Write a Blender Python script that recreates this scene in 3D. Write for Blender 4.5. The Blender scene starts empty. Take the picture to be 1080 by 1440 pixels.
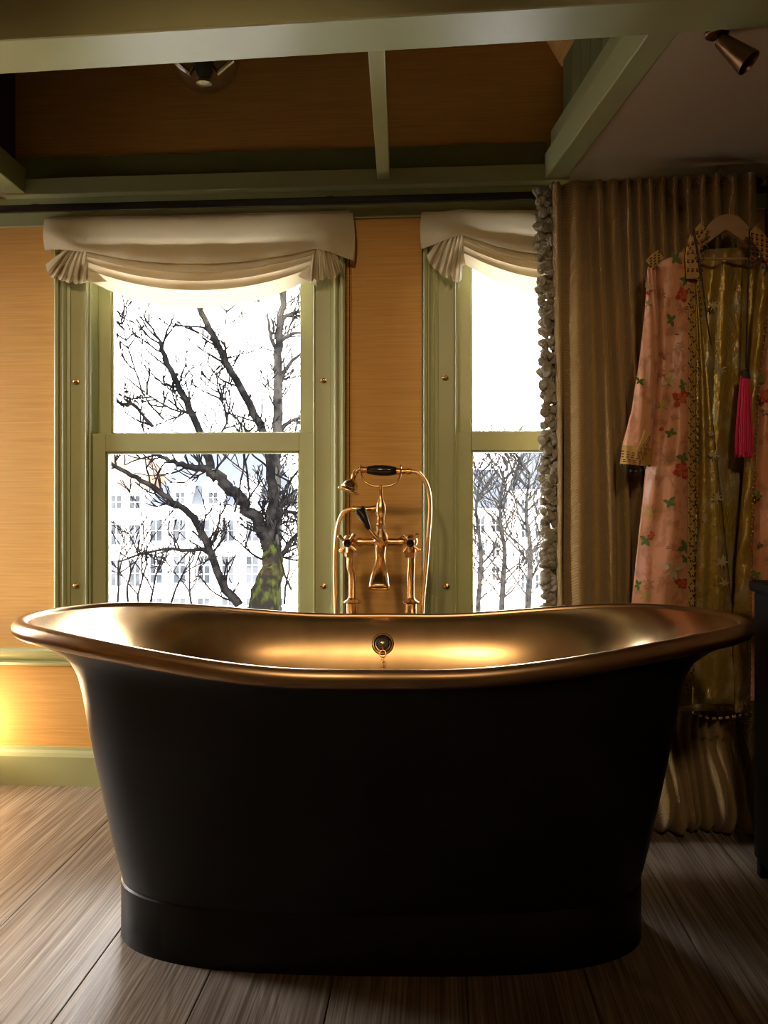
import bpy, math, random
from mathutils import Vector, Matrix
PI = math.pi
# ------------------------------------------------------------------ camera
FPX, HOR, VPX, CD, CH = 1100.0, 698.0, 615.0, 2.64, 1.0
TH = math.atan((VPX-540)/FPX)
FW = Vector((-math.sin(TH), math.cos(TH), 0)); RT = Vector((math.cos(TH), math.sin(TH), 0)); UP = Vector((0,0,1))
CAM = Vector((0, -CD, CH))
sc = bpy.context.scene
col = sc.collection
cam_d = bpy.data.cameras.new('camera'); cam = bpy.data.objects.new('camera', cam_d); col.objects.link(cam)
cam.location = CAM; cam.rotation_euler = (PI/2, 0, TH)
cam_d.sensor_fit = 'HORIZONTAL'; cam_d.sensor_width = 36; cam_d.lens = 36*FPX/1080
cam_d.shift_y = -(720-HOR)/1080; cam_d.clip_start = .02; cam_d.clip_end = 500
sc.camera = cam
# ------------------------------------------------------------------ world, sun, exposure
SKY = 16.0
w = bpy.data.worlds.new('world'); sc.world = w; w.use_nodes = True
bg = w.node_tree.nodes['Background']; bg.inputs[0].default_value = (1.0, .98, .95, 1); bg.inputs[1].default_value = SKY
sd = bpy.data.lights.new('sun', 'SUN'); sd.energy = 4; sd.angle = .01; sd.color = (1, .95, .86)
so = bpy.data.objects.new('sun', sd); col.objects.link(so)
so.rotation_euler = Vector((-.30, .80, -.55)).to_track_quat('-Z', 'Y').to_euler()
def portal(name, c, d, sx, sy):
    l = bpy.data.lights.new(name, 'AREA'); l.shape = 'RECTANGLE'; l.size = sx; l.size_y = sy
    l.cycles.is_portal = True
    o = bpy.data.objects.new(name, l); col.objects.link(o); o.location = c
    o.rotation_euler = Vector(d).to_track_quat('-Z', 'Y').to_euler()
sc.view_settings.view_transform = 'Standard'; sc.view_settings.look = 'None'
sc.view_settings.exposure = 1.35; sc.view_settings.gamma = 1; sc.view_settings.use_curve_mapping = False
try:
    sc.cycles.use_denoising = True; sc.cycles.max_bounces = 12; sc.cycles.diffuse_bounces = 6
    sc.cycles.transparent_max_bounces = 24; sc.cycles.caustics_reflective = False; sc.cycles.caustics_refractive = False
    sc.cycles.sample_clamp_indirect = 6; sc.cycles.filter_width = 1.2
except Exception: pass

# ------------------------------------------------------------------ pixel helpers (a pixel is a direction; the plane gives the distance)
def ray(px, py): return FW + RT*((px-540)/FPX) + UP*((HOR-py)/FPX)
def onY(px, py, Y):
    r = ray(px, py); return CAM + r*((Y+CD)/r.y)
def onZ(px, py, Z):
    r = ray(px, py); return CAM + r*((Z-CH)/r.z)
def onX(px, py, X):
    r = ray(px, py); return CAM + r*(X/r.x)
def XP(px, Y): return onY(px, HOR, Y).x
def ZP(px, py, Y): return onY(px, py, Y).z

# ------------------------------------------------------------------ materials
MATS = {}
def mat(name, color, rough=.6, metal=0., spec=.5, bump=None, noise=None, trans=0., coat=0., sheen=0.):
    m = bpy.data.materials.new(name); m.use_nodes = True; MATS[name] = m
    nt = m.node_tree; b = nt.nodes['Principled BSDF']
    b.inputs['Base Color'].default_value = (*color, 1); b.inputs['Roughness'].default_value = rough
    b.inputs['Metallic'].default_value = metal; b.inputs['Specular IOR Level'].default_value = spec
    if coat: b.inputs['Coat Weight'].default_value = coat; b.inputs['Coat Roughness'].default_value = .15
    if sheen: b.inputs['Sheen Weight'].default_value = sheen
    tc = nt.nodes.new('ShaderNodeTexCoord')
    if noise:                      # noise = (other color, scale xyz, detail, contrast lo, hi)
        c2, scl, det, lo, hi = noise
        mp = nt.nodes.new('ShaderNodeMapping'); mp.inputs['Scale'].default_value = scl
        n = nt.nodes.new('ShaderNodeTexNoise'); n.inputs['Scale'].default_value = 1; n.inputs['Detail'].default_value = det
        rp = nt.nodes.new('ShaderNodeMapRange'); rp.inputs[1].default_value = lo; rp.inputs[2].default_value = hi
        mx = nt.nodes.new('ShaderNodeMix'); mx.data_type = 'RGBA'
        mx.inputs['A'].default_value = (*color, 1); mx.inputs['B'].default_value = (*c2, 1)
        nt.links.new(tc.outputs['Object'], mp.inputs[0]); nt.links.new(mp.outputs[0], n.inputs['Vector'])
        nt.links.new(n.outputs[0], rp.inputs[0]); nt.links.new(rp.outputs[0], mx.inputs['Factor'])
        nt.links.new(mx.outputs['Result'], b.inputs['Base Color'])
    if bump:                       # (scale xyz, strength, distance)
        scl, st, di = bump
        mp = nt.nodes.new('ShaderNodeMapping'); mp.inputs['Scale'].default_value = scl
        n = nt.nodes.new('ShaderNodeTexNoise'); n.inputs['Scale'].default_value = 1; n.inputs['Detail'].default_value = 4
        bp = nt.nodes.new('ShaderNodeBump'); bp.inputs['Strength'].default_value = st; bp.inputs['Distance'].default_value = di
        nt.links.new(tc.outputs['Object'], mp.inputs[0]); nt.links.new(mp.outputs[0], n.inputs['Vector'])
        nt.links.new(n.outputs[0], bp.inputs['Height']); nt.links.new(bp.outputs[0], b.inputs['Normal'])
    if trans:
        tr = nt.nodes.new('ShaderNodeBsdfTranslucent'); mix = nt.nodes.new('ShaderNodeMixShader')
        mix.inputs[0].default_value = trans; tr.inputs[0].default_value = (*color, 1)
        nt.links.new(b.outputs[0], mix.inputs[1]); nt.links.new(tr.outputs[0], mix.inputs[2])
        nt.links.new(mix.outputs[0], nt.nodes['Material Output'].inputs[0])
    return m
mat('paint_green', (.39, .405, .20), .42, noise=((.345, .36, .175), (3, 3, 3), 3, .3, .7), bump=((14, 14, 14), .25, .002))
mat('paint_green_dimmed', (.17, .19, .075), .5, noise=((.15, .17, .065), (3, 3, 3), 3, .3, .7), bump=((14, 14, 14), .25, .002))
mat('grasscloth', (.66, .355, .095), .75, noise=((.53, .275, .065), (4, 4, 150), 5, .35, .75), bump=((6, 6, 260), .35, .002))
mat('plaster', (.46, .37, .26), .85, bump=((9, 9, 9), .15, .003))
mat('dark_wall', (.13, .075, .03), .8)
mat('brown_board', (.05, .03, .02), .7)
mat('joint', (.02, .013, .008), .9)
mat('brass_basin', (.58, .385, .19), .25, 1, noise=((.46, .29, .13), (9, 9, 3), 4, .35, .7), bump=((30, 30, 8), .05, .002))
mat('brass_rim', (.42, .265, .13), .30, 1, noise=((.33, .20, .095), (6, 6, 20), 3, .35, .7))
mat('bronze_black', (.006, .005, .004), .38, .2, .3, noise=((.010, .008, .006), (5, 5, 5), 3, .35, .7))
mat('brass', (.72, .43, .17), .24, 1)
mat('brass_hose', (.74, .47, .20), .35, 1)
mat('black_ceramic', (.012, .011, .010), .12)
mat('black_rubber', (.012, .012, .010), .4)
mat('rail_black', (.012, .009, .010), .3)
mat('linen', (.62, .53, .36), .9, trans=.24, bump=((300, 300, 300), .25, .001))
mat('pompom', (.40, .36, .27), .95, trans=.35)
mat('hanger_wood', (.42, .26, .13), .5, noise=((.32, .18, .08), (4, 4, 40), 3, .35, .7))
mat('wire', (.7, .62, .5), .25, 1)
mat('chair_black', (.004, .0035, .0035), .6, 0, .15)
mat('spot_bronze', (.16, .085, .04), .35, 1)
mat('lamp_dark', (.03, .022, .018), .3, .6)
mat('tassel_pink', (.62, .012, .075), .7)
mat('cord_black', (.015, .013, .010), .7)
mat('trim_green', (.035, .085, .025), .8)
mat('trim_yellow', (.45, .27, .06), .7)
mat('leaf_green', (.09, .16, .025), .8); mat('petal_red', (.42, .045, .022), .8); mat('petal_white', (.58, .46, .32), .8)
mat('petal_orange', (.55, .13, .05), .8)
mat('brocade_rose', (.50, .22, .11), .45)
mat('brocade_pale', (.40, .33, .17), .6)
mat('petal_gold', (.55, .36, .10), .8)
mat('silk_pink', (.66, .30, .155), .40, sheen=.3, noise=((.48, .20, .095), (38, 38, 30), 3, .52, .62), bump=((30, 30, 18), .5, .006))
mat('silk_gold', (.40, .27, .05), .33, .4, noise=((.52, .44, .24), (13, 13, 10), 4, .52, .66), bump=((60, 60, 40), .8, .008))
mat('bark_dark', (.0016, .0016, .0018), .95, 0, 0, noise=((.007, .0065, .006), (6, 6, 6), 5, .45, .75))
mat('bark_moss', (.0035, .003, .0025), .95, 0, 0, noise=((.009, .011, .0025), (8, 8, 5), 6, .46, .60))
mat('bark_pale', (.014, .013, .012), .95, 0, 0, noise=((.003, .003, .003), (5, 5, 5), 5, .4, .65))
mat('facade_white', (.86, .84, .80), .9); mat('facade_cream', (.80, .72, .60), .9); mat('facade_brick', (.36, .20, .14), .9)
mat('roof_slate', (.024, .027, .034), .9, 0, 0); mat('roof_tile_red', (.075, .050, .038), .9, 0, 0)
mat('frame_white', (.80, .80, .78), .6); mat('window_dark', (.014, .016, .019), .5, 0, 0, noise=((.034, .036, .04), (.6, .6, .6), 3, .4, .6))
mat('asphalt', (.20, .20, .205), .9, 0, 0, noise=((.26, .26, .265), (.2, .2, .2), 3, .4, .6)); mat('water', (.03, .05, .07), .08)
mat('car_white', (.75, .76, .78), .25); mat('car_blue', (.06, .10, .2), .25); mat('tyre', (.02, .02, .02), .8)

def glass_mat(name, tint=(1, 1, 1), refl=1.0):
    m = bpy.data.materials.new(name); m.use_nodes = True; MATS[name] = m; nt = m.node_tree
    nt.nodes.remove(nt.nodes['Principled BSDF'])
    t = nt.nodes.new('ShaderNodeBsdfTransparent'); t.inputs[0].default_value = (*tint, 1)
    g = nt.nodes.new('ShaderNodeBsdfGlossy'); g.inputs['Roughness'].default_value = .02
    fr = nt.nodes.new('ShaderNodeFresnel'); fr.inputs[0].default_value = 1.45
    ml = nt.nodes.new('ShaderNodeMath'); ml.operation = 'MULTIPLY'; ml.inputs[1].default_value = refl
    mx = nt.nodes.new('ShaderNodeMixShader')
    nt.links.new(fr.outputs[0], ml.inputs[0]); nt.links.new(ml.outputs[0], mx.inputs[0])
    nt.links.new(t.outputs[0], mx.inputs[1]); nt.links.new(g.outputs[0], mx.inputs[2])
    nt.links.new(mx.outputs[0], nt.nodes['Material Output'].inputs[0]); return m
glass_mat('pane_glass'); glass_mat('globe_glass', (.985, .975, .96), .35)

def wood_mat():
    m = bpy.data.materials.new('oak'); m.use_nodes = True; MATS['oak'] = m; nt = m.node_tree; L = nt.links.new
    b = nt.nodes['Principled BSDF']; tc = nt.nodes.new('ShaderNodeTexCoord'); oi = nt.nodes.new('ShaderNodeObjectInfo')
    add = nt.nodes.new('ShaderNodeVectorMath'); add.operation = 'ADD'
    mul = nt.nodes.new('ShaderNodeVectorMath'); mul.operation = 'SCALE'; mul.inputs[3].default_value = 17.
    cmb = nt.nodes.new('ShaderNodeCombineXYZ')
    L(oi.outputs['Random'], cmb.inputs[0]); L(oi.outputs['Random'], cmb.inputs[1]); L(cmb.outputs[0], mul.inputs[0])
    L(tc.outputs['Object'], add.inputs[0]); L(mul.outputs[0], add.inputs[1])
    mp = nt.nodes.new('ShaderNodeMapping'); mp.inputs['Scale'].default_value = (3.6, .36, 1); L(add.outputs[0], mp.inputs[0])
    n0 = nt.nodes.new('ShaderNodeTexNoise'); n0.inputs['Scale'].default_value = 1.6; n0.inputs['Detail'].default_value = 2; n0.inputs['Distortion'].default_value = .6
    L(mp.outputs[0], n0.inputs['Vector'])
    k = nt.nodes.new('ShaderNodeMath'); k.operation = 'MULTIPLY'; k.inputs[1].default_value = 110.; L(n0.outputs[0], k.inputs[0])
    s = nt.nodes.new('ShaderNodeMath'); s.operation = 'SINE'; L(k.outputs[0], s.inputs[0])
    mr = nt.nodes.new('ShaderNodeMapRange'); mr.inputs[1].default_value = -.9; mr.inputs[2].default_value = .9; L(s.outputs[0], mr.inputs[0])
    mp2 = nt.nodes.new('ShaderNodeMapping'); mp2.inputs['Scale'].default_value = (190, 2.4, 1); L(add.outputs[0], mp2.inputs[0])
    n1 = nt.nodes.new('ShaderNodeTexNoise'); n1.inputs['Scale'].default_value = 1; n1.inputs['Detail'].default_value = 5; L(mp2.outputs[0], n1.inputs['Vector'])
    mp3 = nt.nodes.new('ShaderNodeMapping'); mp3.inputs['Scale'].default_value = (2.5, 1.2, 1); L(add.outputs[0], mp3.inputs[0])
    n2 = nt.nodes.new('ShaderNodeTexNoise'); n2.inputs['Scale'].default_value = 1; n2.inputs['Detail'].default_value = 3; L(mp3.outputs[0], n2.inputs['Vector'])
    c1 = nt.nodes.new('ShaderNodeMix'); c1.data_type = 'RGBA'; c1.inputs['A'].default_value = (.17, .122, .084, 1); c1.inputs['B'].default_value = (.46, .39, .32, 1)
    m1 = nt.nodes.new('ShaderNodeMapRange'); m1.inputs[1].default_value = .38; m1.inputs[2].default_value = .60; L(n1.outputs[0], m1.inputs[0]); L(m1.outputs[0], c1.inputs['Factor'])
    c2 = nt.nodes.new('ShaderNodeMix'); c2.data_type = 'RGBA'; c2.blend_type = 'MULTIPLY'; c2.inputs['B'].default_value = (.62, .58, .54, 1)
    m2 = nt.nodes.new('ShaderNodeMath'); m2.operation = 'MULTIPLY'; m2.inputs[1].default_value = .65
    inv = nt.nodes.new('ShaderNodeMath'); inv.operation = 'SUBTRACT'; inv.inputs[0].default_value = 1.; L(mr.outputs[0], inv.inputs[1])
    L(inv.outputs[0], m2.inputs[0]); L(m2.outputs[0], c2.inputs['Factor']); L(c1.outputs['Result'], c2.inputs['A'])
    c3 = nt.nodes.new('ShaderNodeMix'); c3.data_type = 'RGBA'; c3.blend_type = 'MULTIPLY'; c3.inputs['B'].default_value = (.76, .72, .67, 1)
    L(n2.outputs[0], c3.inputs['Factor']); L(c2.outputs['Result'], c3.inputs['A']); L(c3.outputs['Result'], b.inputs['Base Color'])
    ad = nt.nodes.new('ShaderNodeMath'); ad.operation = 'ADD'; L(mr.outputs[0], ad.inputs[0]); L(n1.outputs[0], ad.inputs[1])
    bp = nt.nodes.new('ShaderNodeBump'); bp.inputs['Strength'].default_value = .22; bp.inputs['Distance'].default_value = .002
    L(ad.outputs[0], bp.inputs['Height']); L(bp.outputs[0], b.inputs['Normal'])
    b.inputs['Roughness'].default_value = .46; b.inputs['Specular IOR Level'].default_value = 1.0
wood_mat()

def herringbone_mat():
    m = bpy.data.materials.new('herringbone'); m.use_nodes = True; MATS['herringbone'] = m; nt = m.node_tree; L = nt.links.new
    b = nt.nodes['Principled BSDF']; uv = nt.nodes.new('ShaderNodeUVMap'); sx = nt.nodes.new('ShaderNodeSeparateXYZ'); L(uv.outputs[0], sx.inputs[0])
    def M(op, a, c=None):
        n = nt.nodes.new('ShaderNodeMath'); n.operation = op
        for i, v in enumerate((a, c)):
            if v is None: continue
            if isinstance(v, (int, float)): n.inputs[i].default_value = v
            else: L(v, n.inputs[i])
        return n.outputs[0]
    tri = M('PINGPONG', sx.outputs[0], .010)
    ph = M('ADD', M('MULTIPLY', tri, 900.), M('MULTIPLY', sx.outputs[1], 700.))
    s = M('SINE', ph); f = M('MULTIPLY', M('ADD', s, 1.), .5)
    mx = nt.nodes.new('ShaderNodeMix'); mx.data_type = 'RGBA'; mx.inputs['A'].default_value = (.27, .17, .055, 1); mx.inputs['B'].default_value = (.36, .235, .08, 1)
    L(f, mx.inputs['Factor']); L(mx.outputs['Result'], b.inputs['Base Color'])
    bp = nt.nodes.new('ShaderNodeBump'); bp.inputs['Strength'].default_value = .4; bp.inputs['Distance'].default_value = .002
    L(f, bp.inputs['Height']); L(bp.outputs[0], b.inputs['Normal'])
    b.inputs['Roughness'].default_value = .85; b.inputs['Sheen Weight'].default_value = .3
    tr = nt.nodes.new('ShaderNodeBsdfTranslucent'); tr.inputs[0].default_value = (.5, .3, .1, 1)
    mix = nt.nodes.new('ShaderNodeMixShader'); mix.inputs[0].default_value = .06
    L(b.outputs[0], mix.inputs[1]); L(tr.outputs[0], mix.inputs[2]); L(mix.outputs[0], nt.nodes['Material Output'].inputs[0])
herringbone_mat()

# ------------------------------------------------------------------ mesh helpers
class MB:
    def __init__(s): s.v = []; s.f = []; s.uv = None
    def add(s, vs, fs):
        o = len(s.v); s.v += [tuple(v) for v in vs]; s.f += [tuple(i+o for i in f) for f in fs]; return s
    def box(s, x0, x1, y0, y1, z0, z1):
        return s.add([(x0,y0,z0),(x1,y0,z0),(x1,y1,z0),(x0,y1,z0),(x0,y0,z1),(x1,y0,z1),(x1,y1,z1),(x0,y1,z1)],
                     [(0,3,2,1),(4,5,6,7),(0,1,5,4),(1,2,6,5),(2,3,7,6),(3,0,4,7)])
    def hexa(s, b4, t4):
        return s.add(list(b4)+list(t4), [(0,3,2,1),(4,5,6,7),(0,1,5,4),(1,2,6,5),(2,3,7,6),(3,0,4,7)])
    def bar(s, p, q, w, h, up=UP):
        p, q = Vector(p), Vector(q); d = (q-p).normalized(); sd = d.cross(up).normalized(); u = sd.cross(d)
        b = [p+sd*x*w/2+u*y*h/2 for x, y in ((-1,-1),(1,-1),(1,1),(-1,1))]; t = [v+(q-p) for v in b]
        return s.hexa(b, t)
    def tube(s, pts, r, n=10, cap=True, sq=None):
        pts = [Vector(p) for p in pts]; m = len(pts)
        rs = r if isinstance(r, (list, tuple)) else [r]*m
        t0 = (pts[1]-pts[0]).normalized(); a = Vector((0,0,1)) if abs(t0.z) < .9 else Vector((1,0,0))
        nrm = (a - t0*a.dot(t0)).normalized(); o = len(s.v)
        for i in range(m):
            t = (pts[min(i+1,m-1)]-pts[max(i-1,0)]).normalized()
            nrm = (nrm - t*nrm.dot(t)).normalized(); bn = t.cross(nrm)
            for k in range(n):
                an = 2*PI*k/n; s.v.append(tuple(pts[i]+(nrm*math.cos(an)+bn*math.sin(an))*rs[i]))
        for i in range(m-1):
            for k in range(n):
                k2 = (k+1) % n; s.f.append((o+i*n+k, o+i*n+k2, o+(i+1)*n+k2, o+(i+1)*n+k))
        if cap:
            s.f.append(tuple(o+k for k in reversed(range(n)))); s.f.append(tuple(o+(m-1)*n+k for k in range(n)))
        return s
    def lathe(s, c, axis, prof, n=20):          # prof: list of (radius, distance along axis)
        c = Vector(c); ax = Vector(axis).normalized(); a = Vector((0,0,1)) if abs(ax.z) < .9 else Vector((1,0,0))
        e1 = (a-ax*a.dot(ax)).normalized(); e2 = ax.cross(e1); o = len(s.v); m = len(prof)
        for r, h in prof:
            for k in range(n):
                an = 2*PI*k/n; s.v.append(tuple(c+ax*h+(e1*math.cos(an)+e2*math.sin(an))*max(r, 1e-5)))
        for i in range(m-1):
            for k in range(n):
                k2 = (k+1) % n; s.f.append((o+i*n+k, o+i*n+k2, o+(i+1)*n+k2, o+(i+1)*n+k))
        s.f.append(tuple(o+k for k in reversed(range(n)))); s.f.append(tuple(o+(m-1)*n+k for k in range(n)))
        return s
    def sphere(s, c, r, n=14, m=8, sc3=(1,1,1)):
        c = Vector(c); o = len(s.v)
        for i in range(1, m):
            th = PI*i/m
            for k in range(n):
                an = 2*PI*k/n
                s.v.append((c.x+r*sc3[0]*math.sin(th)*math.cos(an), c.y+r*sc3[1]*math.sin(th)*math.sin(an), c.z+r*sc3[2]*math.cos(th)))
        s.v.append((c.x, c.y, c.z+r*sc3[2])); s.v.append((c.x, c.y, c.z-r*sc3[2])); T = len(s.v)-2
        for i in range(m-2):
            for k in range(n):
                k2 = (k+1) % n; s.f.append((o+i*n+k, o+(i+1)*n+k, o+(i+1)*n+k2, o+i*n+k2))
        for k in range(n):
            k2 = (k+1) % n; s.f.append((T, o+k, o+k2)); s.f.append((T+1, o+(m-2)*n+k2, o+(m-2)*n+k))
        return s
    def torus(s, c, axis, R, r, n=24, m=8):
        c = Vector(c); ax = Vector(axis).normalized(); a = Vector((0,0,1)) if abs(ax.z) < .9 else Vector((1,0,0))
        e1 = (a-ax*a.dot(ax)).normalized(); e2 = ax.cross(e1); o = len(s.v)
        for i in range(n):
            an = 2*PI*i/n; d = e1*math.cos(an)+e2*math.sin(an)
            for k in range(m):
                b = 2*PI*k/m; s.v.append(tuple(c+d*(R+r*math.cos(b))+ax*r*math.sin(b)))
        for i in range(n):
            for k in range(m):
                i2, k2 = (i+1) % n, (k+1) % m; s.f.append((o+i*m+k, o+i2*m+k, o+i2*m+k2, o+i*m+k2))
        return s
    def grid(s, fn, nu, nv, uvfn=None):
        o = len(s.v)
        if uvfn and s.uv is None: s.uv = {}
        for j in range(nv+1):
            for i in range(nu+1):
                s.v.append(tuple(fn(i/nu, j/nv)))
                if uvfn: s.uv[len(s.v)-1] = uvfn(i/nu, j/nv)
        for j in range(nv):
            for i in range(nu):
                a = o+j*(nu+1)+i; s.f.append((a, a+1, a+nu+2, a+nu+1))
        return s
    def rings(s, rr, close_first=False, close_last=False):
        n = len(rr[0]); o = len(s.v)
        for r in rr: s.v += [tuple(p) for p in r]
        for i in range(len(rr)-1):
            for k in range(n):
                k2 = (k+1) % n; s.f.append((o+i*n+k, o+i*n+k2, o+(i+1)*n+k2, o+(i+1)*n+k))
        if close_first: s.f.append(tuple(o+k for k in reversed(range(n))))
        if close_last: s.f.append(tuple(o+(len(rr)-1)*n+k for k in range(n)))
        return s
    def extrude(s, prof, p, q, ex, ez):          # prof (a,b) polygon swept from p to q; a along ex, b along ez
        p, q, ex, ez = Vector(p), Vector(q), Vector(ex), Vector(ez)
        A = [p+ex*a+ez*b for a, b in prof]; B = [q+ex*a+ez*b for a, b in prof]
        n = len(prof); f = [(k, (k+1) % n, n+(k+1) % n, n+k) for k in range(n)]
        return s.add(A+B, f+[tuple(reversed(range(n))), tuple(range(n, 2*n))])
    def build(s, name, m, parent=None, smooth=False, solid=0., bevel=0., origin=None):
        me = bpy.data.meshes.new(name)
        og = Vector(origin) if origin is not None else Vector((0,0,0))
        me.from_pydata([tuple(Vector(v)-og) for v in s.v], [], s.f); me.update()
        if s.uv:
            ul = me.uv_layers.new(name='UVMap')
            for lp in me.loops: ul.data[lp.index].uv = s.uv.get(lp.vertex_index, (0, 0))
        if smooth:
            me.polygons.foreach_set('use_smooth', [True]*len(me.polygons))
            if smooth != 2: me.set_sharp_from_angle(angle=math.radians(40))
        me.materials.append(MATS[m] if isinstance(m, str) else m)
        o = bpy.data.objects.new(name, me); col.objects.link(o); o.location = og
        if parent is not None:
            o.parent = parent; o.matrix_parent_inverse = Matrix.Identity(4)
            o.location = og - parent_world(parent)
        if solid:
            md = o.modifiers.new('thickness', 'SOLIDIFY'); md.thickness = solid; md.offset = 0
        if bevel:
            md = o.modifiers.new('bevel', 'BEVEL'); md.width = bevel; md.segments = 2; md.limit_method = 'ANGLE'
        return o
def parent_world(p):
    v = Vector((0,0,0))
    while p is not None: v = v + p.location; p = p.parent
    return v
def empty(name, loc, label=None, cat=None, group=None, kind=None):
    o = bpy.data.objects.new(name, None); col.objects.link(o); o.location = loc; o.empty_display_size = .05
    return tag(o, label, cat, group, kind)
def tag(o, label=None, cat=None, group=None, kind=None):
    if label: o['label'] = label
    if cat: o['category'] = cat
    if group: o['group'] = group
    if kind: o['kind'] = kind
    return o
def struct(o, label=None): return tag(o, label, None, None, 'structure')
def interp(pts, y):                              # pts (x, y) sorted by y
    if y <= pts[0][1]: return pts[0][0]
    for a, b in zip(pts, pts[1:]):
        if y <= b[1]: return a[0]+(b[0]-a[0])*(y-a[1])/(b[1]-a[1])
    return pts[-1][0]
def smooth01(t): t = max(0, min(1, t)); return t*t*(3-2*t)
def spline(pts, n=8):
    pts = [Vector(p) for p in pts]; P = [pts[0]*2-pts[1]]+pts+[pts[-1]*2-pts[-2]]; out = []
    for i in range(1, len(P)-2):
        for k in range(n):
            t = k/n; a, b, c, d = P[i-1:i+3]
            out.append(.5*((2*b)+(c-a)*t+(2*a-5*b+4*c-d)*t*t+(3*b-a-3*c+d)*t**3))
    return out+[pts[-1]]

# ================================================================== THE ROOM
XL, XR, YB = -2.7, 1.07, -4.3
ZJ = 2.04                                       # underside of the beams
# ---- windows (opening limits)
OX = [(XP(125, 0), XP(441, 0)), (XP(641, 0), XP(641, 0)+XP(441, 0)-XP(125, 0))]
ZS, ZT = .49, 1.93
WT = .16                                        # wall thickness
m = MB()
xs = [XL-WT, OX[0][0], OX[0][1], OX[1][0], OX[1][1], XR+WT]
for i in (0, 2, 4): m.box(xs[i], xs[i+1], 0, WT, -.2, 3.4)
for i in (1, 3): m.box(xs[i], xs[i+1], 0, WT, -.2, ZS); m.box(xs[i], xs[i+1], 0, WT, ZT, 3.4)
wall_back = struct(m.build('wall_back', 'grasscloth'), 'golden ochre grasscloth wall around the two sash windows')
m = MB().box(XR, XR+WT, YB-WT, WT, -.2, 3.4)
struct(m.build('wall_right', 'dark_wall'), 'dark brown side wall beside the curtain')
LW = (-.66, -.08, .52, 1.80)                     # an added side window, outside the frame, to let in fill light
struct(MB().box(XL-WT, XL, YB-WT, LW[0], -.2, 3.4).box(XL-WT, XL, LW[1], 0, -.2, 3.4).box(XL-WT, XL, LW[0], LW[1], -.2, LW[2]).box(XL-WT, XL, LW[0], LW[1], LW[3], 3.4).build('wall_left', 'grasscloth'), 'ochre grasscloth wall on the left side of the room')
m = MB().box(XL-WT, XR+WT, YB-WT, YB, -.2, 3.4)
struct(m.build('wall_front', 'dark_wall'), 'dark wall behind the viewer')
portal('daylight_portal', (XL-WT-.02, (LW[0]+LW[1])/2, (LW[2]+LW[3])/2), (1, 0, 0), LW[3]-LW[2], LW[1]-LW[0])
for (a, b) in OX: portal('daylight_portal', ((a+b)/2, WT+.03, (ZS+ZT)/2), (0, -1, 0), b-a, ZT-ZS)

# ---- floor of separate planks
floor = struct(MB().box(XL-WT, XR+WT, YB-WT, WT, -.2, -.022).build('floor', 'joint'), 'dark brown wide oak plank floor')
rnd = random.Random(4)
lines = [-2.7, -2.43, -2.15, -1.87, -1.58, -1.287, -1.013, -.73, -.476, -.215, .06, .31, .57, .81, 1.07]
for a, b in zip(lines, lines[1:]):
    ends = [YB, YB+rnd.uniform(.5, 1.6), 0] if a < -1.3 or a > .8 else [YB, 0]
    for c, d in zip(ends, ends[1:]):
        g = .0011; dz = rnd.uniform(-.001, .001)
        m = MB().box(a+g, b-g, c+g, d-g, -.021, dz)
        m.build('plank', 'oak', floor, bevel=.0015, origin=((a+b)/2, (c+d)/2, 0))

# ---- baseboard and chair rail of the window wall
zb = ZP(70, 1052, -.02)
prof = [(0, 0), (-.022, 0), (-.022, zb-.03), (-.017, zb-.018), (-.010, zb-.010), (-.008, zb), (0, zb)]
struct(MB().extrude(prof, (XL, 0, 0), (XR, 0, 0), (0, 1, 0), UP).build('baseboard_back', 'paint_green'), 'olive green painted baseboard under the windows')
z0, z1 = ZP(40, 937, -.03), ZP(40, 913, -.03)
prof = [(0, z0), (-.014, z0), (-.018, z0+.010), (-.012, z0+.016), (-.014, z0+.03), (-.030, z0+.040), (-.034, z1-.006), (-.028, z1), (0, z1)]
struct(MB().extrude(prof, (XL, 0, 0), (XR, 0, 0), (0, 1, 0), UP).build('trim_1', 'paint_green'), 'moulded green dado rail at window sill height')
# ---- frieze board above the windows
zf0, zf1 = ZP(30, 318, -.014), ZP(30, 280, -.014)
struct(MB().box(XL, XR, -.014, 0, zf0, zf1).build('trim_2', 'paint_green'), 'flat green frieze board behind the curtain rail')
# ---- green wall plate of the ceiling opening: lower board and the set back band above
JL, JR = onZ(54, 287, ZJ).x, onZ(757, 267, ZJ).x
zt = ZP(60, 250, -.05)
struct(MB().box(JL-.08, JR+.09, -.05, 0, zf1, zt).build('trim_3', 'paint_green', bevel=.003), 'green painted wall beam along the top of the window wall')
struct(MB().box(JL-.1, JR+.02, -.012, 0, zt, ZP(300, 214, -.012)).build('trim_4', 'paint_green_dimmed'), 'green set back band above the wall beam, shade in its colour')  # shade of the recess put into the colour, a darker copy of the green

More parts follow.
